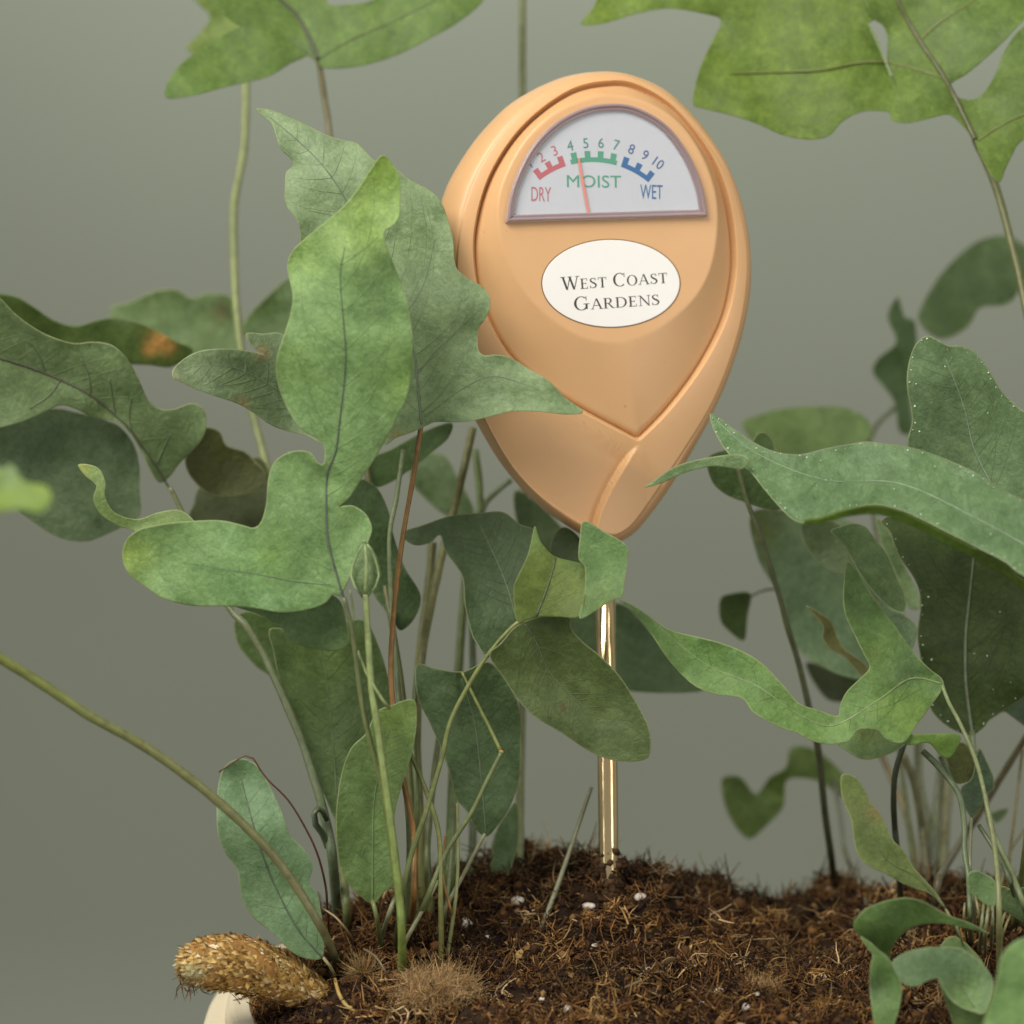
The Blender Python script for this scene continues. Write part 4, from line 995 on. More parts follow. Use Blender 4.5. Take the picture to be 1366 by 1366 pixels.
leaf(lf, [(534, 711), (565, 700), (601, 688), (640, 684), (671, 683), (693, 699), (715, 711), (712, 760), (702, 800), (690, 828), (668, 852), (647, 872), (636, 858), (629, 845), (620, 806), (616, 768), (594, 735), (587, 714), (574, 724), (552, 727)], .592, (0.085, 0.125, 0.060), tilt=(2, -6), dots=0, rib=[(690, 830), (672, 770), (640, 700)], ribcol=(0.12, 0.17, 0.09), ribw=(1.2, .6), blobs=[(640, 830, 45, (0.13, 0.20, 0.105), .8)], nz=1.2)
leaf(lf, [(653, 874), (671, 903), (693, 936), (715, 957), (748, 977), (781, 999), (803, 1010), (832, 1016), (861, 1013), (868, 999), (865, 969), (847, 933), (825, 900), (799, 874), (777, 856), (762, 838), (760, 823), (729, 822), (704, 827), (685, 838), (668, 858)], .577, (0.100, 0.135, 0.044), rib=[(700, 832), (716, 858), (729, 889), (751, 918), (800, 960)], ribcol=(0.085, 0.11, 0.05), ribw=(1.5, .5), tilt=(0, 2), dots=0, fold=.02, wave=.5, nz=1.1, blobs=[(752, 944, 5, (0.12, 0.05, 0.02), .9)],
     stalk=[(716, 823, .576), (690, 831, .5755), (656, 867, .576), (627, 911, .577), (601, 962, .577), (589, 1013, .577), (568, 1084, .577), (549, 1139, .577), (536, 1197, .578), (528, 1262, None)], scol=[(0.17, 0.20, 0.06), (0.12, 0.15, 0.05)], srad=(2.6, 3.8))
leaf(lf, [(713, 702), (718, 714), (724, 726), (740, 742), (770, 750), (783, 757), (781, 794), (773, 822), (745, 823), (715, 823), (693, 830), (687, 819), (685, 786), (689, 772), (704, 739)], .5735, (0.185, 0.235, 0.058), rib=[(715, 822), (726, 795), (736, 765), (741, 744)], ribcol=(0.06, 0.08, 0.035), ribw=(1.6, 1.0), tilt=(1, -3), thin=True, blobs=[(722, 716, 18, (0.24, 0.34, 0.14), .8), (760, 748, 22, (0.24, 0.34, 0.14), .5)], nz=.8, wave=.5)
leaf(lf, [(779, 695), (806, 709), (836, 728), (837, 750), (833, 775), (830, 795), (817, 801), (799, 812), (773, 825), (779, 794), (780, 757), (772, 746), (773, 720)], .5715, (0.165, 0.265, 0.105), tilt=(-2, -2), nz=.8, wave=.4, dots=0, blobs=[(800, 800, 25, (0.17, 0.24, 0.075), .7)])
leaf(lf, [(556, 887), (583, 892), (616, 896), (640, 886), (656, 885), (682, 918), (693, 951), (695, 991), (693, 1035), (682, 1072), (664, 1101), (649, 1116), (634, 1105), (623, 1083), (609, 1065), (599, 1028), (587, 995), (572, 962), (557, 929)], .588, (0.110, 0.165, 0.082), rib=[(648, 1113), (640, 1020), (632, 960), (616, 905)], ribcol=(0.13, 0.17, 0.10), ribw=(1.2, .6), tilt=(2, 2), wave=.8, dots=0, nz=1.0,
     stalk=[(647, 1112, .588), (632, 1140, .588), (615, 1173, .588), (594, 1213, .587), (580, 1262, None)], scol=(0.21, 0.22, 0.12), srad=(2.4, 3.2))
leaf(lf, [(689, 1070), (692, 1100), (690, 1130), (674, 1179), (657, 1201), (653, 1189), (656, 1139), (663, 1106), (675, 1085)], .612, (0.125, 0.185, 0.095), nz=.7, stalk=[(657, 1198, .612), (645, 1216, .612), (632, 1232, None)], scol=(0.2, 0.2, 0.12), srad=(2, 2.5))
add_stalk(lf, [(616, 896, .584), (634, 933, .583), (655, 975, .582), (668, 1002, .581)], (0.17, 0.20, 0.06), (2.0, 2.6), 'broken_stalk')
add_stalk(lf, [(669, 1003, .580), (648, 1045, .580), (628, 1086, .580), (594, 1139, .580), (568, 1202, .579), (541, 1256, None)], (0.12, 0.15, 0.055), (2.8, 4.0), 'broken_stalk')
vv, ff = join([((ICO*np.array([1, 1, .8])*3.6*S)+P(668.5, 1003, .5805), [tuple(x) for x in ICF])])
mesh_obj('stalk_scar', vv, ff, M_STALK, lf, attrs={'Col': ('FLOAT_COLOR', np.tile((0.5, 0.28, 0.08, 1), (12, 1)))})
add_stalk(lf, [(533, 973, .583), (562, 1039, .582), (581, 1092, .581), (587, 1131, .58), (588, 1197, .579), (589, 1280, None)], [(0.14, 0.17, 0.05), (0.17, 0.18, 0.06)], (3.0, 3.8))
add_stalk(lf, [(543, 1240, .590), (556, 1080, .594), (551, 980, .598), (556, 900, .602)][::-1][:3]+[(548, 1215, None)], (0.12, 0.16, 0.06), (3.5, 4.5))
add_stalk(lf, [(610, 1071, .586), (611, 1140, .585), (608, 1197, .583), (597, 1275, None)], (0.20, 0.23, 0.09), (2.0, 2.8))
add_stalk(lf, [(606, 1075, .600), (603, 1130, .598), (596, 1200, .593), (590, 1240, None)], (0.15, 0.19, 0.09), (2.4, 3.0))
add_stalk(lf, [(594, 1115, .584), (590, 1160, .583), (596, 1195, .582), (602, 1215, .581), (606, 1235, None)], (0.26, 0.14, 0.04), (1.6, 2.2))
add_stalk(lf, [(585, 1175, .583), (565, 1212, .581), (541, 1256, .579), (530, 1288, None)], (0.19, 0.19, 0.10), (2.4, 3.2))
add_stalk(lf, [(528, 1195, .582), (518, 1222, .581), (505, 1262, None)], (0.17, 0.18, 0.10), (3, 3.6))
add_stalk(lf, [(587, 1160, .60), (570, 1150, .602), (572, 1100, .606), (582, 1010, .610), (590, 960, .612)][::-1][:4]+[(575, 1215, None)], (0.14, 0.17, 0.07), (4, 5))
# frond hanging low at the left, and the long arching stalk before it
leaf(lf, [(322, 1012), (300, 1023), (290, 1054), (290, 1107), (300, 1137), (316, 1160), (323, 1199), (340, 1226), (362, 1243), (388, 1269), (406, 1278), (430, 1277), (431, 1239), (424, 1195), (413, 1177), (417, 1155), (406, 1133), (388, 1115), (375, 1080), (358, 1045), (344, 1022)], .575, (0.190, 0.285, 0.175), rib=[(430, 1277), (397, 1239), (371, 1190), (355, 1153), (335, 1090), (322, 1040)], ribcol=(0.07, 0.11, 0.065), ribw=(1.5, .8), bumps=[(330, 1030, 40, 3), (350, 1120, 50, -2)], nz=1.0, wave=.6,
     stalk=[(429, 1275, .575), (440, 1288, .575), (448, 1304, None)], scol=(0.3, 0.28, 0.14), srad=(2, 2.4))
add_stalk(lf, [(-30, 862, .548), (0, 878, .549), (60, 915, .551), (120, 955, .553), (190, 994, .556), (250, 1036, .558), (310, 1086, .560), (365, 1142, .563), (400, 1190, .566), (432, 1244, .570), (452, 1290, None)], [(0.12, 0.145, 0.030), (0.17, 0.17, 0.085)], (6.8, 5.4))

# rhizome with golden scales
rz = np.array([(246, 1290, .572), (268, 1286, .572), (300, 1284, .573), (335, 1290, .575), (372, 1304, .578), (410, 1322, .580), (440, 1338, .580)], float)
rp = catmull(rz, False, 6.0); rw = Pn(rp[:, :2], rp[:, 2])
rr_ = np.interp(np.linspace(0, 1, len(rp)), [0, .04, .18, .45, .7, .9, 1], [14, 25, 34, 35, 29, 20, 11])*S
rv_, rf2 = tube(rw, rr_, 28)
rv_ = rv_+np.array([np.array([noise.noise(Vector(p*260)), noise.noise(Vector(p*260+9)), noise.noise(Vector(p*260+17))]) for p in rv_])*0.9*MM
rh = mesh_obj('rhizome', rv_, rf2, M_FIBRE, lf, attrs={'Col': ('FLOAT_COLOR', np.tile((0.30, 0.15, 0.04, 1), (len(rv_), 1)))})
n = 5200; ii = rs.randint(0, len(rw)-1, n); aa = rs.uniform(0, 2*math.pi, n)
tg = np.gradient(rw, axis=0); tg /= np.linalg.norm(tg, axis=1)[:, None]
e1 = np.cross(tg, np.array([0, 1.0, 0])); e1 /= np.linalg.norm(e1, axis=1)[:, None]; e2 = np.cross(tg, e1)
out = e1[ii]*np.cos(aa)[:, None]+e2[ii]*np.sin(aa)[:, None]
root = rw[ii]+(rw[ii+1]-rw[ii])*rs.uniform(0, 1, (n, 1))+out*(rr_[ii]*0.98)[:, None]
dirs = -tg[ii]*rs.uniform(.5, 1.1, (n, 1))+out*rs.uniform(-.05, .20, (n, 1))+rs.normal(0, .22, (n, 3))
gpal = np.array([(0.36, 0.21, 0.055), (0.50, 0.32, 0.10), (0.62, 0.44, 0.18), (0.78, 0.64, 0.40), (0.18, 0.095, 0.028)])
cols = gpal[rs.choice(5, n, p=[.3, .32, .2, .06, .12])]*rs.uniform(.75, 1.25, (n, 1))
kk = np.exp(-((root-P(258, 1308, .567))**2).sum(1)/(0.0028**2))[:, None]; cols = cols*(1-kk)+np.array([(0.42, 0.46, 0.27)])*kk
dn = dirs/np.linalg.norm(dirs, axis=1)[:, None]; sdv = np.cross(dn, out); sdv /= np.linalg.norm(sdv, axis=1)[:, None]
Ls = rs.uniform(.9, 2.1, n)*MM; Ws = rs.uniform(.2, .5, n)*MM; lift_ = out*(rs.uniform(-.08, .12, n)*Ls)[:, None]
kv = np.stack([root-sdv*Ws[:, None]*.6, root+sdv*Ws[:, None]*.6, root+dn*(Ls*.5)[:, None]+sdv*Ws[:, None]+out*(Ls*.10)[:, None], root+dn*(Ls*.5)[:, None]-sdv*Ws[:, None]+out*(Ls*.10)[:, None], root+dn*Ls[:, None]+lift_], 1)
kv = kv+rs.normal(0, .04*MM, kv.shape)
V1 = kv.reshape(-1, 3); F1 = []
for i in range(n): b0 = i*5; F1 += [(b0, b0+1, b0+2, b0+3), (b0+3, b0+2, b0+4)]
C1 = np.column_stack([np.repeat(cols, 5, 0), np.ones(n*5)])
tag(mesh_obj('rhizome_scales', V1, F1, M_FIBRE, rh, attrs={'Col': ('FLOAT_COLOR', C1)}), kind='stuff')
n = 45
root = Pn(np.column_stack([rs.uniform(238, 268, n), rs.uniform(1290, 1318, n)]), .570+rs.uniform(-.002, .004, n))
dirs = rs.normal(0, .6, (n, 3))+np.array([-.1, 0, -.9])
V1, F1, C1 = build_fibres(root, dirs, rs.uniform(1.5, 3.2, n)*MM, .4, rs.uniform(.08, .16, n)*MM, PAL[rs.choice([1, 2, 3], n)], 4)
tag(mesh_obj('rootlets', V1, F1, M_FIBRE, rh, attrs={'Col': ('FLOAT_COLOR', C1)}), kind='stuff')

# --- right clump
K_main = [(1197, 119), (1191, 100), (1184, 80), (1184, 49), (1177, 33), (1165, 24), (1150, -10), (1140, -80), (1420, -80), (1430, -30), (1366, 27), (1332, 62), (1292, 97), (1269, 112), (1274, 127), (1292, 133), (1310, 126), (1328, 98), (1341, 66), (1366, 35), (1430, 0), (1430, 150), (1366, 186), (1350, 208), (1341, 226), (1332, 243), (1310, 213), (1299, 186), (1284, 168), (1266, 153), (1239, 158), (1208, 164), (1188, 158), (1190, 138)]
K_lobe = [(x, y, .4) for x, y in [(951, 53), (933, 93), (924, 137), (937, 144), (973, 153), (1008, 164), (1044, 180), (1079, 186), (1106, 181), (1124, 162), (1150, 149), (1177, 148), (1194, 150), (1204, 135), (1198, 118), (1185, 90), (1172, 58), (1159, 33), (1168, 22), (1160, -20), (1150, -80), (1000, -80), (900, -70), (815, -25), (790, 12), (775, 32), (804, 31), (849, 18), (893, 11), (937, 18), (962, 27)]]
leaf(rf_, [K_main, K_lobe], .625, (0.225, 0.305, 0.065), rib=[(1301, 186), (1261, 106), (1226, 53), (1197, 0), (1170, -60)], ribs=[[(1228, 53), (1252, 31), (1299, 0), (1330, -30)], [(1304, 188), (1332, 169), (1366, 153), (1400, 148)], [(1258, 104), (1200, 86), (1150, 83), (1097, 93), (1035, 96), (973, 98)]],
     thin=True, tilt=(-2, -5), ribcol=(0.095, 0.105, 0.038), ribw=(4.2, 2.6), fold=.01, nz=1.4, blobs=[(1300, 60, 120, (0.20, 0.285, 0.105), .7), (800, 20, 60, (0.27, 0.36, 0.07), .6)], grid=8.0,
     stalk=[(1301, 186, .624), (1328, 248, .622), (1350, 328, .618), (1366, 399, .614), (1385, 520, .606), (1392, 700, .596), (1385, 900, .588), (1372, 1100, .58), (1352, 1240, None)], scol=[(0.11, 0.12, 0.04), (0.12, 0.15, 0.05)], srad=(5.2, 4.5))
leaf(rf_, [(1157, 31), (1161, 33), (1172, 55), (1181, 78), (1187, 92), (1198, 119), (1190, 110), (1182, 88), (1170, 60)], .6245, (0.33, 0.43, 0.26), nz=.3, wave=.2, name='frond_edge')
leaf(rf_, [(1225, 426), (1230, 407), (1249, 374), (1275, 344), (1304, 322), (1334, 314), (1356, 320), (1380, 345), (1356, 394), (1338, 407), (1308, 411), (1290, 437), (1260, 452), (1238, 444)], .690, (0.165, 0.235, 0.12), tilt=(0, -7), nz=1.2, blobs=[(1270, 430, 35, (0.10, 0.155, 0.06), .8)])
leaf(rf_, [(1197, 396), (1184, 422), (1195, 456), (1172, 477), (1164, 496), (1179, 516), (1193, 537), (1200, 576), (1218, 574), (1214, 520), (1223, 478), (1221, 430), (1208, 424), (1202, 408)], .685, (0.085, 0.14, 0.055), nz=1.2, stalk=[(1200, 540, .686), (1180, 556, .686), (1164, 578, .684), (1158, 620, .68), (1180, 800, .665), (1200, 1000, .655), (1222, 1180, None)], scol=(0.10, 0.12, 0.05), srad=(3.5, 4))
leaf(rf_, [(990, 567), (1008, 555), (1045, 545), (1097, 542), (1134, 546), (1160, 563), (1158, 586), (1119, 596), (1067, 607), (1020, 604)], .672, (0.235, 0.325, 0.135), tilt=(0, -7), nz=.5)
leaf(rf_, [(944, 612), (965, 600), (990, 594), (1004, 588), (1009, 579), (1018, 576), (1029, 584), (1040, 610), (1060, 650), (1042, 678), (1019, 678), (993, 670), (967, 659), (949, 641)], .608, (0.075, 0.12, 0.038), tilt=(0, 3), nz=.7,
     stalk=[(984, 622, .606), (997, 670, .608), (1012, 707, .610), (1027, 755, .613), (1041, 800, .616), (1049, 831, .618), (1066, 887, .622), (1079, 943, .625), (1092, 1003, .629), (1100, 1080, .633), (1109, 1144, .637), (1113, 1178, None)], scol=[(0.10, 0.12, 0.05), (0.030, 0.032, 0.016)], srad=(3.2, 5.2))
leaf(rf_, [(860, 650), (875, 639), (897, 624), (923, 615), (952, 609), (985, 606), (1000, 614), (990, 626), (956, 622), (930, 626), (908, 633), (882, 645)], .5725, (0.205, 0.285, 0.155), nz=.3, wave=.3, tilt=(-3, 0), bumps=[(925, 622, 40, -1)])
# bluish frond behind and its neighbours
leaf(rf_, [(1004, 683), (1010, 740), (1028, 775), (1045, 800), (1053, 842), (1066, 868), (1095, 888), (1130, 903), (1160, 902), (1204, 855), (1196, 760), (1135, 696), (1070, 684)], .640, (0.235, 0.325, 0.215), tilt=(1, -3), blobs=[(1015, 700, 35, (0.19, 0.22, 0.06), .8)], nz=1.2)
leaf(rf_, [(1075, 885), (1110, 892), (1150, 900), (1160, 925), (1130, 936), (1100, 930)], .66, (0.085, 0.105, 0.05))
leaf(rf_, [(961, 799), (976, 792), (1001, 792), (997, 823), (993, 854), (976, 845), (961, 827)], .648, (0.135, 0.195, 0.06), nz=.5, stalk=[(996, 800, .648), (1012, 790, .648), (1034, 786, .646), (1060, 800, .644)], scol=(0.12, 0.15, 0.06), srad=(1.5, 2.0))
leaf(rf_, [(965, 1037), (988, 1037), (1008, 1059), (1027, 1037), (1048, 1024), (1055, 998), (1083, 998), (1109, 1016), (1126, 1037), (1122, 1063), (1100, 1046), (1074, 1038), (1049, 1042), (1045, 1076), (1023, 1101), (1001, 1119), (984, 1106), (969, 1080), (963, 1054)], .676, (0.195, 0.265, 0.085), nz=1.0, bumps=[(1008, 1050, 20, 3)])
leaf(rf_, [(1070, 700), (1074, 725), (1089, 747), (1108, 760), (1126, 766), (1135, 740), (1120, 700), (1090, 692)], .616, (0.125, 0.165, 0.085), nz=.6)
leaf(rf_, [(1168, 690), (1188, 712), (1202, 745), (1224, 790), (1226, 812), (1208, 806), (1195, 765), (1178, 730)], .622, (0.18, 0.25, 0.13), nz=.6)
leaf(rf_, [(1108, 709), (1122, 702), (1140, 698), (1155, 703), (1168, 720), (1182, 738), (1198, 774), (1207, 795), (1206, 815), (1186, 808), (1159, 780), (1143, 756), (1127, 728)], .590, (0.20, 0.285, 0.14), tilt=(4, 1), nz=.7, bumps=[(1165, 760, 25, -1.5)], blobs=[(1195, 770, 16, (0.24, 0.32, 0.16), .7)])
leaf(rf_, [(1130, 738), (1140, 757), (1158, 781), (1186, 812), (1205, 820), (1221, 833), (1223, 848), (1213, 868), (1192, 836), (1162, 791)], .586, (0.235, 0.315, 0.21), tilt=(3, 0), nz=.4, wave=.3)
leaf(rf_, [(1075, 808), (1095, 818), (1110, 830), (1117, 850), (1130, 868), (1157, 888), (1151, 902), (1127, 877), (1108, 866), (1097, 850), (1097, 834)], .603, (0.145, 0.135, 0.045), nz=.6, wave=.3)
PS = [(826, 800), (845, 808), (862, 819), (894, 840), (937, 851), (980, 864), (1014, 883), (1044, 913), (1066, 938), (1092, 947), (1117, 955), (1120, 942), (1129, 923), (1148, 904), (1160, 890), (1152, 872), (1140, 847), (1127, 817), (1125, 787), (1129, 752), (1140, 758), (1162, 792), (1192, 832), (1219, 870), (1240, 892), (1256, 905), (1258, 917), (1246, 936), (1224, 966), (1205, 990), (1182, 986), (1173, 975), (1158, 972), (1143, 974), (1132, 988), (1105, 993), (1083, 988), (1062, 977), (1040, 970), (1006, 951), (989, 931), (954, 926), (924, 913), (894, 883), (868, 845), (846, 818)]
leaf(rf_, PS, .580, (0.170, 0.275, 0.095), rib=[(1256, 912), (1215, 905), (1170, 935), (1110, 968), (1060, 950), (1010, 915), (940, 885), (870, 828)], ribcol=(0.19, 0.27, 0.11), ribw=(1.4, .5), tilt=(-.5, -3), fold=.03, bumps=[(1160, 840, 50, 3.0), (1170, 960, 40, -2.0), (1235, 915, 30, 2), (1000, 925, 50, -1.5)], wave=.9, nz=1.2,
     blobs=[(1140, 800, 45, (0.13, 0.21, 0.085), .8), (1210, 950, 40, (0.26, 0.36, 0.10), .7), (1170, 870, 30, (0.22, 0.31, 0.09), .6), (1060, 965, 60, (0.22, 0.335, 0.12), .6), (1210, 895, 30, (0.13, 0.20, 0.115), .6)],
     stalk=[(1257, 914, .5795), (1266, 938, .5785), (1276, 956, .578), (1292, 990, .576), (1306, 1028, .575), (1317, 1076, .573), (1325, 1118, .571), (1331, 1170, .569), (1333, 1226, .567), (1333, 1296, None)], scol=[(0.20, 0.25, 0.12), (0.17, 0.18, 0.07)], srad=(2.4, 4.2))
leaf(rf_, [(1116, 990), (1128, 978), (1160, 966), (1195, 974), (1208, 990), (1192, 1003), (1167, 1012), (1148, 1012), (1130, 1002)], .586, (0.235, 0.325, 0.165), tilt=(0, -8), nz=.4, wave=.3, blobs=[(1158, 978, 20, (0.15, 0.18, 0.04), .9)])
leaf(rf_, [(1196, 982), (1238, 979), (1262, 978), (1281, 982), (1277, 998), (1265, 1012), (1251, 1004), (1238, 991), (1212, 994)], .575, (0.215, 0.325, 0.09), nz=.5, wave=.3, thin=True, bumps=[(1258, 985, 15, -1.5)])
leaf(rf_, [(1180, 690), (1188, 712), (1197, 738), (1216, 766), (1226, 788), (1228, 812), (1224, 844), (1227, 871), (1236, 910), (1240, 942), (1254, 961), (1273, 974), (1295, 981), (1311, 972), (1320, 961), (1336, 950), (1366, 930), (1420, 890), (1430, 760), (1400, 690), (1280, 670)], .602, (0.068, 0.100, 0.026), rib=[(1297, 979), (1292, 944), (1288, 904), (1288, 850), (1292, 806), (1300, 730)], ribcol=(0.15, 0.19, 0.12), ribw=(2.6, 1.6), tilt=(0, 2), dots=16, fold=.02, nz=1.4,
     stalk=[(1297, 975, .602), (1299, 1000, .600), (1308, 1028, .596), (1321, 1099, .589), (1342, 1149, .581), (1366, 1208, .573), (1376, 1260, None)], scol=[(0.19, 0.23, 0.14), (0.15, 0.19, 0.08)], srad=(4, 3.8))
leaf(rf_, [(1318, 962), (1345, 940), (1366, 928), (1420, 920), (1420, 1000), (1380, 978), (1350, 956), (1338, 950)], .612, (0.095, 0.145, 0.085))
# large wavy frond with white specks
M2 = [(1212, 596), (1217, 559), (1210, 515), (1212, 485), (1221, 460), (1236, 448), (1252, 454), (1265, 461), (1282, 461), (1301, 470), (1319, 492), (1334, 518), (1352, 537), (1368, 550), (1430, 590), (1430, 730), (1366, 690), (1300, 650), (1250, 620)]
leaf(rf_, M2, .578, (0.165, 0.240, 0.135), tilt=(0, 1.5), dots=9, rib=[(1330, 660), (1300, 600), (1285, 540), (1262, 480)], ribcol=(0.18, 0.25, 0.17), ribw=(1.2, .6), nz=1.2, wave=.8)
Mm = [(947, 552), (960, 557), (982, 574), (1008, 591), (1034, 602), (1067, 606), (1101, 598), (1134, 592), (1156, 589), (1182, 592), (1212, 596), (1249, 607), (1297, 628), (1341, 655), (1368, 667), (1440, 700), (1440, 800), (1366, 768), (1341, 750), (1304, 731), (1267, 712), (1223, 690), (1193, 678), (1164, 673), (1127, 681), (1097, 693), (1071, 698), (1056, 692), (1038, 674), (1019, 652), (1001, 630), (971, 604), (952, 574)]
leaf(rf_, Mm, .562, (0.175, 0.265, 0.150), tilt=(-1.5, -13), dots=9, rib=[(1400, 745), (1300, 690), (1200, 645), (1100, 640), (1010, 605), (955, 560)], ribcol=(0.19, 0.275, 0.165), ribw=(1.3, .5), fold=.01, bumps=[(1070, 660, 45, -2), (1160, 640, 50, 2.5), (980, 590, 30, 1.5), (1280, 680, 60, -2)], nz=1.2, wave=.8)
# its rolled lower margin
edge_line = [(1072, 699), (1097, 695), (1127, 685), (1164, 679), (1193, 684), (1223, 697), (1267, 720), (1304, 739), (1341, 760), (1366, 779), (1430, 812)]
ul = [(x, y-5) for x, y in edge_line]; ll = [(x+1, y+min(9, 1+2.0*i)) for i, (x, y) in enumerate(edge_line)][::-1]
leaf(rf_, ul+ll, .5565, (0.215, 0.295, 0.072), tilt=(0, 26), nz=.3, wave=.2, thin=True, name='frond_edge')
# leaves at the foot of the right clump
leaf(rf_, [(1123, 1034), (1139, 1035), (1151, 1049), (1162, 1070), (1174, 1085), (1183, 1103), (1191, 1120), (1206, 1135), (1218, 1156), (1235, 1175), (1252, 1195), (1264, 1217), (1243, 1194), (1222, 1186), (1201, 1177), (1180, 1165), (1160, 1156), (1145, 1141), (1139, 1120), (1136, 1095), (1128, 1076), (1122, 1057)], .566, (0.175, 0.215, 0.075), rib=[(1260, 1211), (1225, 1172), (1185, 1149), (1164, 1118), (1145, 1076)], ribcol=(0.10, 0.13, 0.05), ribw=(1.4, .6), tilt=(3, -2), fold=.02, dots=0, nz=.8, wave=.5, blobs=[(1168, 1082, 14, (0.24, 0.16, 0.07), .7), (1130, 1045, 20, (0.22, 0.27, 0.09), .6)],
     stalk=[(1262, 1214, .566), (1272, 1232, .566), (1284, 1262, None)], scol=(0.2, 0.2, 0.1), srad=(2, 2.5))
leaf(rf_, [(1138, 1234), (1143, 1224), (1155, 1212), (1174, 1204), (1193, 1199), (1214, 1198), (1235, 1204), (1252, 1214), (1268, 1222), (1289, 1229), (1306, 1237), (1320, 1246), (1300, 1241), (1281, 1237), (1264, 1233), (1243, 1232), (1222, 1235), (1210, 1241), (1197, 1254), (1189, 1267), (1187, 1279), (1172, 1267), (1160, 1257), (1147, 1249)], .556, (0.130, 0.215, 0.068), tilt=(3, 6), bumps=[(1160, 1235, 30, -2.5)], nz=.7, wave=.5)
leaf(rf_, [(1147, 1249), (1160, 1256), (1172, 1267), (1185, 1277), (1195, 1294), (1203, 1313), (1201, 1338), (1193, 1367), (1180, 1390), (1168, 1372), (1163, 1346), (1160, 1315), (1161, 1288), (1164, 1275), (1156, 1263)], .548, (0.145, 0.235, 0.080), tilt=(-4, -2), bumps=[(1172, 1320, 20, 2.0)], nz=.6, blobs=[(1165, 1320, 16, (0.15, 0.22, 0.13), .8)], wave=.4)
leaf(rf_, [(1254, 1266), (1262, 1252), (1273, 1249), (1286, 1256), (1301, 1271), (1312, 1288), (1290, 1300), (1260, 1290)], .562, (0.175, 0.245, 0.10), nz=.5)
leaf(rf_, [(1190, 1284), (1199, 1275), (1214, 1268), (1235, 1264), (1256, 1263), (1277, 1264), (1292, 1271), (1306, 1281), (1319, 1296), (1325, 1310), (1321, 1330), (1312, 1352), (1301, 1350), (1283, 1344), (1268, 1333), (1258, 1318), (1252, 1306), (1239, 1308), (1226, 1315), (1214, 1316), (1203, 1310), (1196, 1298)], .546, (0.175, 0.255, 0.155), tilt=(0, -6), bumps=[(1290, 1320, 25, 2.5), (1240, 1290, 35, -1.5)], ribs=[], rib=[(1300, 1345), (1286, 1325), (1272, 1304)], ribcol=(0.11, 0.16, 0.07), ribw=(1.6, .8), dots=0, blobs=[(1290, 1325, 28, (0.25, 0.35, 0.15), .8)], nz=.6, wave=.4)
leaf(rf_, [(1253, 1306), (1258, 1328), (1266, 1350), (1273, 1372), (1290, 1400), (1325, 1400), (1322, 1345), (1290, 1330)], .553, (0.13, 0.195, 0.065), nz=.5)
leaf(rf_, [(1337, 1273), (1350, 1258), (1368, 1250), (1410, 1240), (1430, 1400), (1305, 1410), (1312, 1366), (1321, 1334), (1329, 1308), (1333, 1288)], .518, (0.215, 0.335, 0.135), tilt=(0, -3), nz=.9, wave=.6)
leaf(rf_, [(1291, 1167), (1300, 1161), (1312, 1165), (1327, 1175), (1329, 1199), (1325, 1211), (1316, 1207), (1302, 1198), (1293, 1187)], .572, (0.165, 0.25, 0.12), nz=.4, wave=.3, stalk=[(1324, 1208, .572), (1324, 1235, .571), (1322, 1268, None)], scol=(0.2, 0.23, 0.13), srad=(2, 2.4))
leaf(rf_, [(1335, 1183), (1352, 1187), (1370, 1184), (1400, 1200), (1400, 1240), (1366, 1230), (1352, 1223), (1337, 1212)], .580, (0.13, 0.18, 0.085), nz=.5)
leaf(rf_, [(1283, 1049), (1296, 1038), (1302, 1010), (1307, 998), (1317, 1017), (1325, 1036), (1326, 1053), (1317, 1059), (1311, 1074), (1297, 1089), (1287, 1078), (1282, 1062)], .590, (0.085, 0.13, 0.078), nz=.6, wave=.4, dots=0, stalk=[(1296, 1088, .59), (1294, 1158, .588), (1298, 1200, .582), (1302, 1250, None)], scol=(0.18, 0.20, 0.11), srad=(2.2, 2.8))
leaf(rf_, [(1262, 1011), (1268, 1003), (1281, 990), (1296, 1001), (1301, 1034), (1284, 1045), (1272, 1041)], .597, (0.15, 0.155, 0.045), nz=.5, wave=.3)
leaf(rf_, [(1322, 1085), (1345, 1078), (1338, 1092), (1328, 1098)], .64, (0.12, 0.17, 0.09), nz=.2, wave=.2)
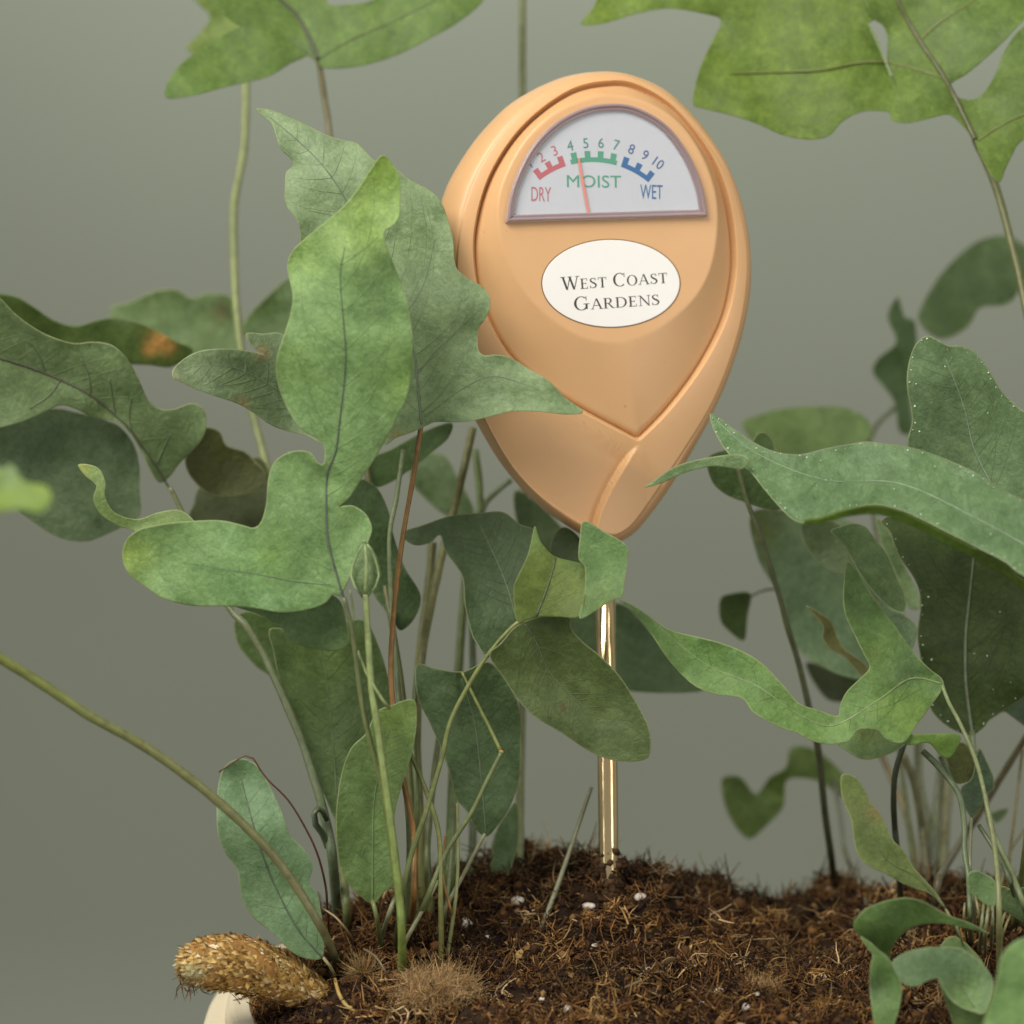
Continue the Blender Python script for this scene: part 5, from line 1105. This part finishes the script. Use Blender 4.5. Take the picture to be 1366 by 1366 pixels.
for st, c, r in [
    ([(1207, 990, .60), (1195, 1028, .602), (1192, 1066, .604), (1194, 1108, .607), (1197, 1135, .608), (1203, 1225, None)], (0.030, 0.035, 0.018), (4.0, 4.2)),
    ([(1204, 1005, .640), (1218, 1040, .642), (1227, 1082, .644), (1231, 1118, .645), (1236, 1180, None)], (0.12, 0.12, 0.055), (5, 6)),
    ([(1175, 1005, .66), (1197, 1057, .656), (1210, 1091, .653), (1222, 1150, .65), (1228, 1190, None)], (0.22, 0.17, 0.08), (4.5, 4.5)),
    ([(1266, 1000, .66), (1264, 1049, .658), (1260, 1108, .655), (1256, 1180, None)], (0.17, 0.18, 0.09), (8, 8)),
    ([(1226, 985, .66), (1226, 1040, .66), (1240, 1110, .655), (1246, 1180, None)], (0.15, 0.17, 0.09), (6, 6)),
    ([(1258, 1000, .665), (1254, 1036, .66), (1247, 1100, .655), (1242, 1180, None)], (0.15, 0.18, 0.10), (5.5, 5.5)),
    ([(1400, 940, .625), (1366, 988, .63), (1323, 1057, .638), (1300, 1095, .642), (1285, 1118, .645), (1252, 1172, None)], (0.11, 0.10, 0.05), (4.5, 5.5)),
    ([(1231, 1002, .585), (1244, 1014, .584), (1258, 1030, .583), (1279, 1059, .581), (1286, 1097, .580), (1287, 1139, .578), (1292, 1170, .576), (1294, 1226, .572), (1296, 1262, None)], (0.11, 0.15, 0.075), (4.2, 3.2)),
    ([(1254, 1010, .59), (1268, 1035, .588), (1280, 1062, .585)], (0.07, 0.10, 0.05), (2.2, 2.2)),
    ([(1306, 1101, .585), (1331, 1141, .580), (1350, 1183, .576), (1362, 1240, None)], (0.09, 0.12, 0.06), (3, 3.5)),
    ([(1364, 1000, .62), (1354, 1087, .615), (1347, 1140, .61), (1342, 1215, None)], (0.19, 0.17, 0.08), (2, 2.4)),
    ([(1372, 1100, .61), (1346, 1140, .607), (1330, 1200, .6), (1322, 1225, None)], (0.19, 0.18, 0.09), (2.2, 2.4)),
    ([(1112, 1036, .676), (1121, 1085, .662), (1128, 1139, .648), (1143, 1170, .645), (1158, 1212, None)], (0.15, 0.16, 0.10), (3.5, 4)),
    ([(1312, 1206, .572), (1309, 1240, .570), (1306, 1275, None)], (0.20, 0.23, 0.12), (2.2, 2.8)),
    ([(1319, 1208, .570), (1315, 1240, .568), (1314, 1285, None)], (0.18, 0.21, 0.10), (2.0, 2.6)),
    ([(1341, 1218, .572), (1334, 1240, .570), (1329, 1285, None)], (0.22, 0.23, 0.10), (1.6, 2.2)),
    ([(1287, 1205, .572), (1286, 1225, .571), (1291, 1262, None)], (0.20, 0.21, 0.09), (1.6, 2.0)),
    ([(1301, 1195, .572), (1307, 1225, .571), (1312, 1262, None)], (0.19, 0.20, 0.10), (1.8, 2.0)),
    ([(1348, 1220, .575), (1338, 1245, .573), (1332, 1275, None)], (0.23, 0.22, 0.08), (1.6, 2.0)),
    ([(1276, 1236, .556), (1282, 1252, .558), (1294, 1290, None)], (0.14, 0.18, 0.07), (1.6, 2.0))]:
    add_stalk(rf_, st, c, r)

# ------------------------------------------------------------------ small things on the soil
def lone_stalk(name, st, col, rad, label, cat):
    pts = [(x, y, depth_of(soil_hit(x, y)) if d is None else d) for x, y, d in st]
    p = catmull(np.array(pts, float), False, 7.0); w3 = Pn(p[:, :2], p[:, 2])
    if st[-1][2] is None: w3 = np.vstack([w3, w3[-1]+(w3[-1]-w3[-2])+np.array([0, .002, -.006])])
    V_, F_ = tube(w3, np.linspace(rad[0], rad[1], len(w3))*S, 8)
    return tag(mesh_obj(name, V_, F_, M_STALK, None, attrs={'Col': ('FLOAT_COLOR', np.tile((*col, 1), (len(V_), 1)))}), label, cat)
lone_stalk('bare_stalk', [(789, 1050, .606), (770, 1105, .604), (745, 1178, .600), (722, 1240, None)], (0.20, 0.21, 0.12), (2.4, 4.0), 'thin bare pale stalk leaning in the soil beside the gold probe', 'stalk')
lone_stalk('dry_tendril', [(292, 1030, .571), (310, 1018, .571), (327, 1008, .571), (338, 1012, .571), (346, 1025, .5712), (358, 1041, .5715), (384, 1067, .573), (406, 1102, .575), (423, 1138, .577), (434, 1180, .58), (437, 1215, .583), (440, 1262, None)], (0.085, 0.025, 0.015), (1.0, 1.7), 'thin dark red dried tendril arching over the low bluish frond', 'tendril')
lone_stalk('dry_rootlet', [(430, 1212, .576), (446, 1222, .575), (462, 1240, .575), (476, 1262, None)], (0.25, 0.18, 0.09), (1.2, 1.8), 'pale dry rootlet curling between the arching stalk and rounded frond', 'rootlet')
lone_stalk('dry_rootlet', [(485, 1266, .577), (500, 1275, .575), (512, 1292, .572), (522, 1312, None)], (0.18, 0.14, 0.08), (1.2, 1.6), 'grey dry rootlet bending to the soil behind the spiky fibre tuft', 'rootlet')
lone_stalk('yellow_leaf_stalk', [(447, 1306, .575), (452, 1325, .572), (461, 1340, .570), (474, 1348, None)], (0.36, 0.25, 0.07), (2.2, 3.4), 'small withered yellow stalk lying beside the furry rhizome', 'stalk')
def on_soil(px, py, w, lift=0.0):
    h = soil_hit(px, py); return h+np.array([0, 0, lift])
p0, p1, p2 = on_soil(802, 1337, 0), on_soil(832, 1326, 0), on_soil(866, 1309, 0)
V_, F_ = tube(catmull([p0+[0, 0, .0004], p1+[0, 0, .0012], p2+[0, 0, .0006]], False, .002), 2.4*S, 7)
tag(mesh_obj('twig', V_, F_, M_STALK, attrs={'Col': ('FLOAT_COLOR', np.tile((0.20, 0.13, 0.06, 1), (len(V_), 1)))}), 'thin brown twig lying on the potting mix', 'twig')
p0, p1 = on_soil(874, 1299, 0), on_soil(906, 1288, 0)
hv_ = []; 
for i in range(11):
    tt = i/10; c = p0*(1-tt)+p1*tt+np.array([0, 0, .0012+.0006*math.sin(tt*3)]); w_ = 5.5*S*math.sin(math.pi*min(max(tt, .05), .97))
    for k in range(8):
        a = 2*math.pi*k/8; hv_.append(c+np.array([0.25*w_*math.cos(a), .3*w_*math.sin(a), w_*math.cos(a)*.9]))
hf_ = [(i*8+k, i*8+(k+1) % 8, (i+1)*8+(k+1) % 8, (i+1)*8+k) for i in range(10) for k in range(8)]+[tuple(range(7, -1, -1)), tuple(range(80, 88))]
tag(mesh_obj('husk', hv_, hf_, M_STALK, attrs={'Col': ('FLOAT_COLOR', np.tile((0.42, 0.29, 0.14, 1), (len(hv_), 1)))}), 'slim tan seed husk lying on the potting mix beside a white grain', 'husk')

M_PERL = plain('perlite', (0.60, 0.54, 0.46), 0.85, var=0.25, vscale=900, bmp=.5, bd=.0003)
M_PERLB = plain('perlite_buff', (0.50, 0.33, 0.22), 0.85, var=0.15, vscale=900, bmp=.5, bd=.0003)
def grain(px, py, r, sq, lbl, grp=None, mt=None, name='perlite_grain'):
    c = on_soil(px, py, 0, r*S*.35+.0003)
    # one subdivision of the icosahedron, roughened
    V0 = [np.array(x) for x in ICO]; cache = {}; Fn = []
    def mid(a, b):
        k = (min(a, b), max(a, b))
        if k not in cache: q_ = (V0[a]+V0[b]); V0.append(q_/np.linalg.norm(q_)); cache[k] = len(V0)-1
        return cache[k]
    for a, b, c2 in ICF.tolist():
        x, y, z = mid(a, b), mid(b, c2), mid(c2, a); Fn += [(a, x, z), (b, y, x), (c2, z, y), (x, y, z)]
    V1_ = np.array(V0); sd = rs.uniform(0, 50)
    V1_ = V1_*np.array([1+.22*noise.noise(Vector(tuple(p*1.6+sd))) for p in V1_])[:, None]*np.array([1, .9, sq])*r*S
    tag(mesh_obj(name, V1_+c, Fn, mt or M_PERL), lbl, 'grain', grp)
GP = 'white perlite grains in the potting mix'
same = 'small white perlite grain lying on open potting mix'
for px, py, r, sq, lb in [(620, 1238, 11, .75, 'largest angular white perlite grain, lying behind the thin green stalks'), (691, 1207, 10, .65, 'white perlite grain on the mound behind the leaning bare stalk'),
        (786, 1214, 9.5, .55, 'flat white perlite grain touching the soil beside the gold probe'), (854, 1202, 8.5, .8, 'white perlite grain on the slope just behind the gold probe foot'),
        (867, 1299, 7, .8, 'white perlite grain against the end of the tan husk'), (650, 1255, 5.5, .8, same), (959, 1327, 7, .7, same), (1097, 1310, 6.5, 1, same), (757, 1350, 5.5, 1, same), (995, 1348, 6, .9, same), (937, 1344, 5, .9, same), (723, 1337, 4, 1, same), (826, 1341, 4.5, .9, same), (670, 1289, 4, 1, same), (794, 1265, 5, .6, same), (1060, 1258, 4.5, .7, same), (1010, 1330, 3.6, 1, same), (580, 1262, 3.5, 1, same), (600, 1340, 4, 1, same), (885, 1352, 3.6, 1, same)]:
    grain(px, py, r, sq, lb, GP)
grain(1104, 1194, 8, 1, 'blurred pinkish pebble in the soil clump at the dark stalk foot', None, M_PERLB, 'pebble')
def tuft(px, py, r, n, lenr, cols, label, spiky):
    c = on_soil(px, py, 0); th = rs.uniform(0, 2*math.pi, n); ph = np.arccos(rs.uniform(-.1, 1, n))
    o_ = np.column_stack([np.cos(th)*np.sin(ph), np.sin(th)*np.sin(ph), np.cos(ph)*.85])
    R0 = r*S*(0.15 if spiky else 1)*rs.uniform(.55, 1, n)
    R0 = R0*np.array([1+.45*noise.noise(Vector(tuple(x*1.7+px))) for x in o_])
    root = c+o_*R0[:, None]*np.array([1.1, 1, .72])
    dirs = o_+rs.normal(0, .25 if spiky else 1.3, (n, 3))
    L = rs.uniform(*lenr, n)*MM
    V1, F1, C1 = build_fibres(root-(0 if spiky else .5)*dirs/np.linalg.norm(dirs, axis=1)[:, None]*L[:, None], dirs, L, .2 if spiky else .8, rs.uniform(.035, .085, n)*MM, cols[rs.randint(len(cols), size=n)]*rs.uniform(.7, 1.3, (n, 1)), 4)
    Vc = c+ICO*np.array([1, 1, .5])*r*S*(.15 if spiky else .72); k = len(V1)
    V1 = np.vstack([V1, Vc]); F1 = F1.tolist()+[tuple(i+k for i in f_) for f_ in ICF.tolist()]
    C1 = np.vstack([C1, np.tile((*(cols[0]*.5), 1), (12, 1))])
    tag(mesh_obj('fibre_tuft', V1, F1, M_FIBRE, attrs={'Col': ('FLOAT_COLOR', C1)}), label, 'tuft')
tan = np.array([(0.42, 0.27, 0.12), (0.54, 0.37, 0.18), (0.30, 0.18, 0.075)])
tuft(585, 1330, 46, 3800, (1.6, 5.0), tan, 'round fuzzy tan ball of fine fibres at the foot of the green stalks', False)
tuft(484, 1300, 36, 260, (2.5, 6.0), np.array([(0.50, 0.35, 0.15), (0.38, 0.24, 0.10)]), 'small spiky star-shaped tuft of tan fibres beside the arching stalk', True)
tuft(1016, 1322, 22, 900, (1.2, 3.2), tan*1.0, 'small fluffy tan fibre tuft on the open potting mix', False)
tuft(1105, 1344, 16, 600, (1.0, 2.4), np.array([(0.36, 0.21, 0.06), (0.28, 0.15, 0.04)]), 'small golden fibre tuft near the curled leaf', False)
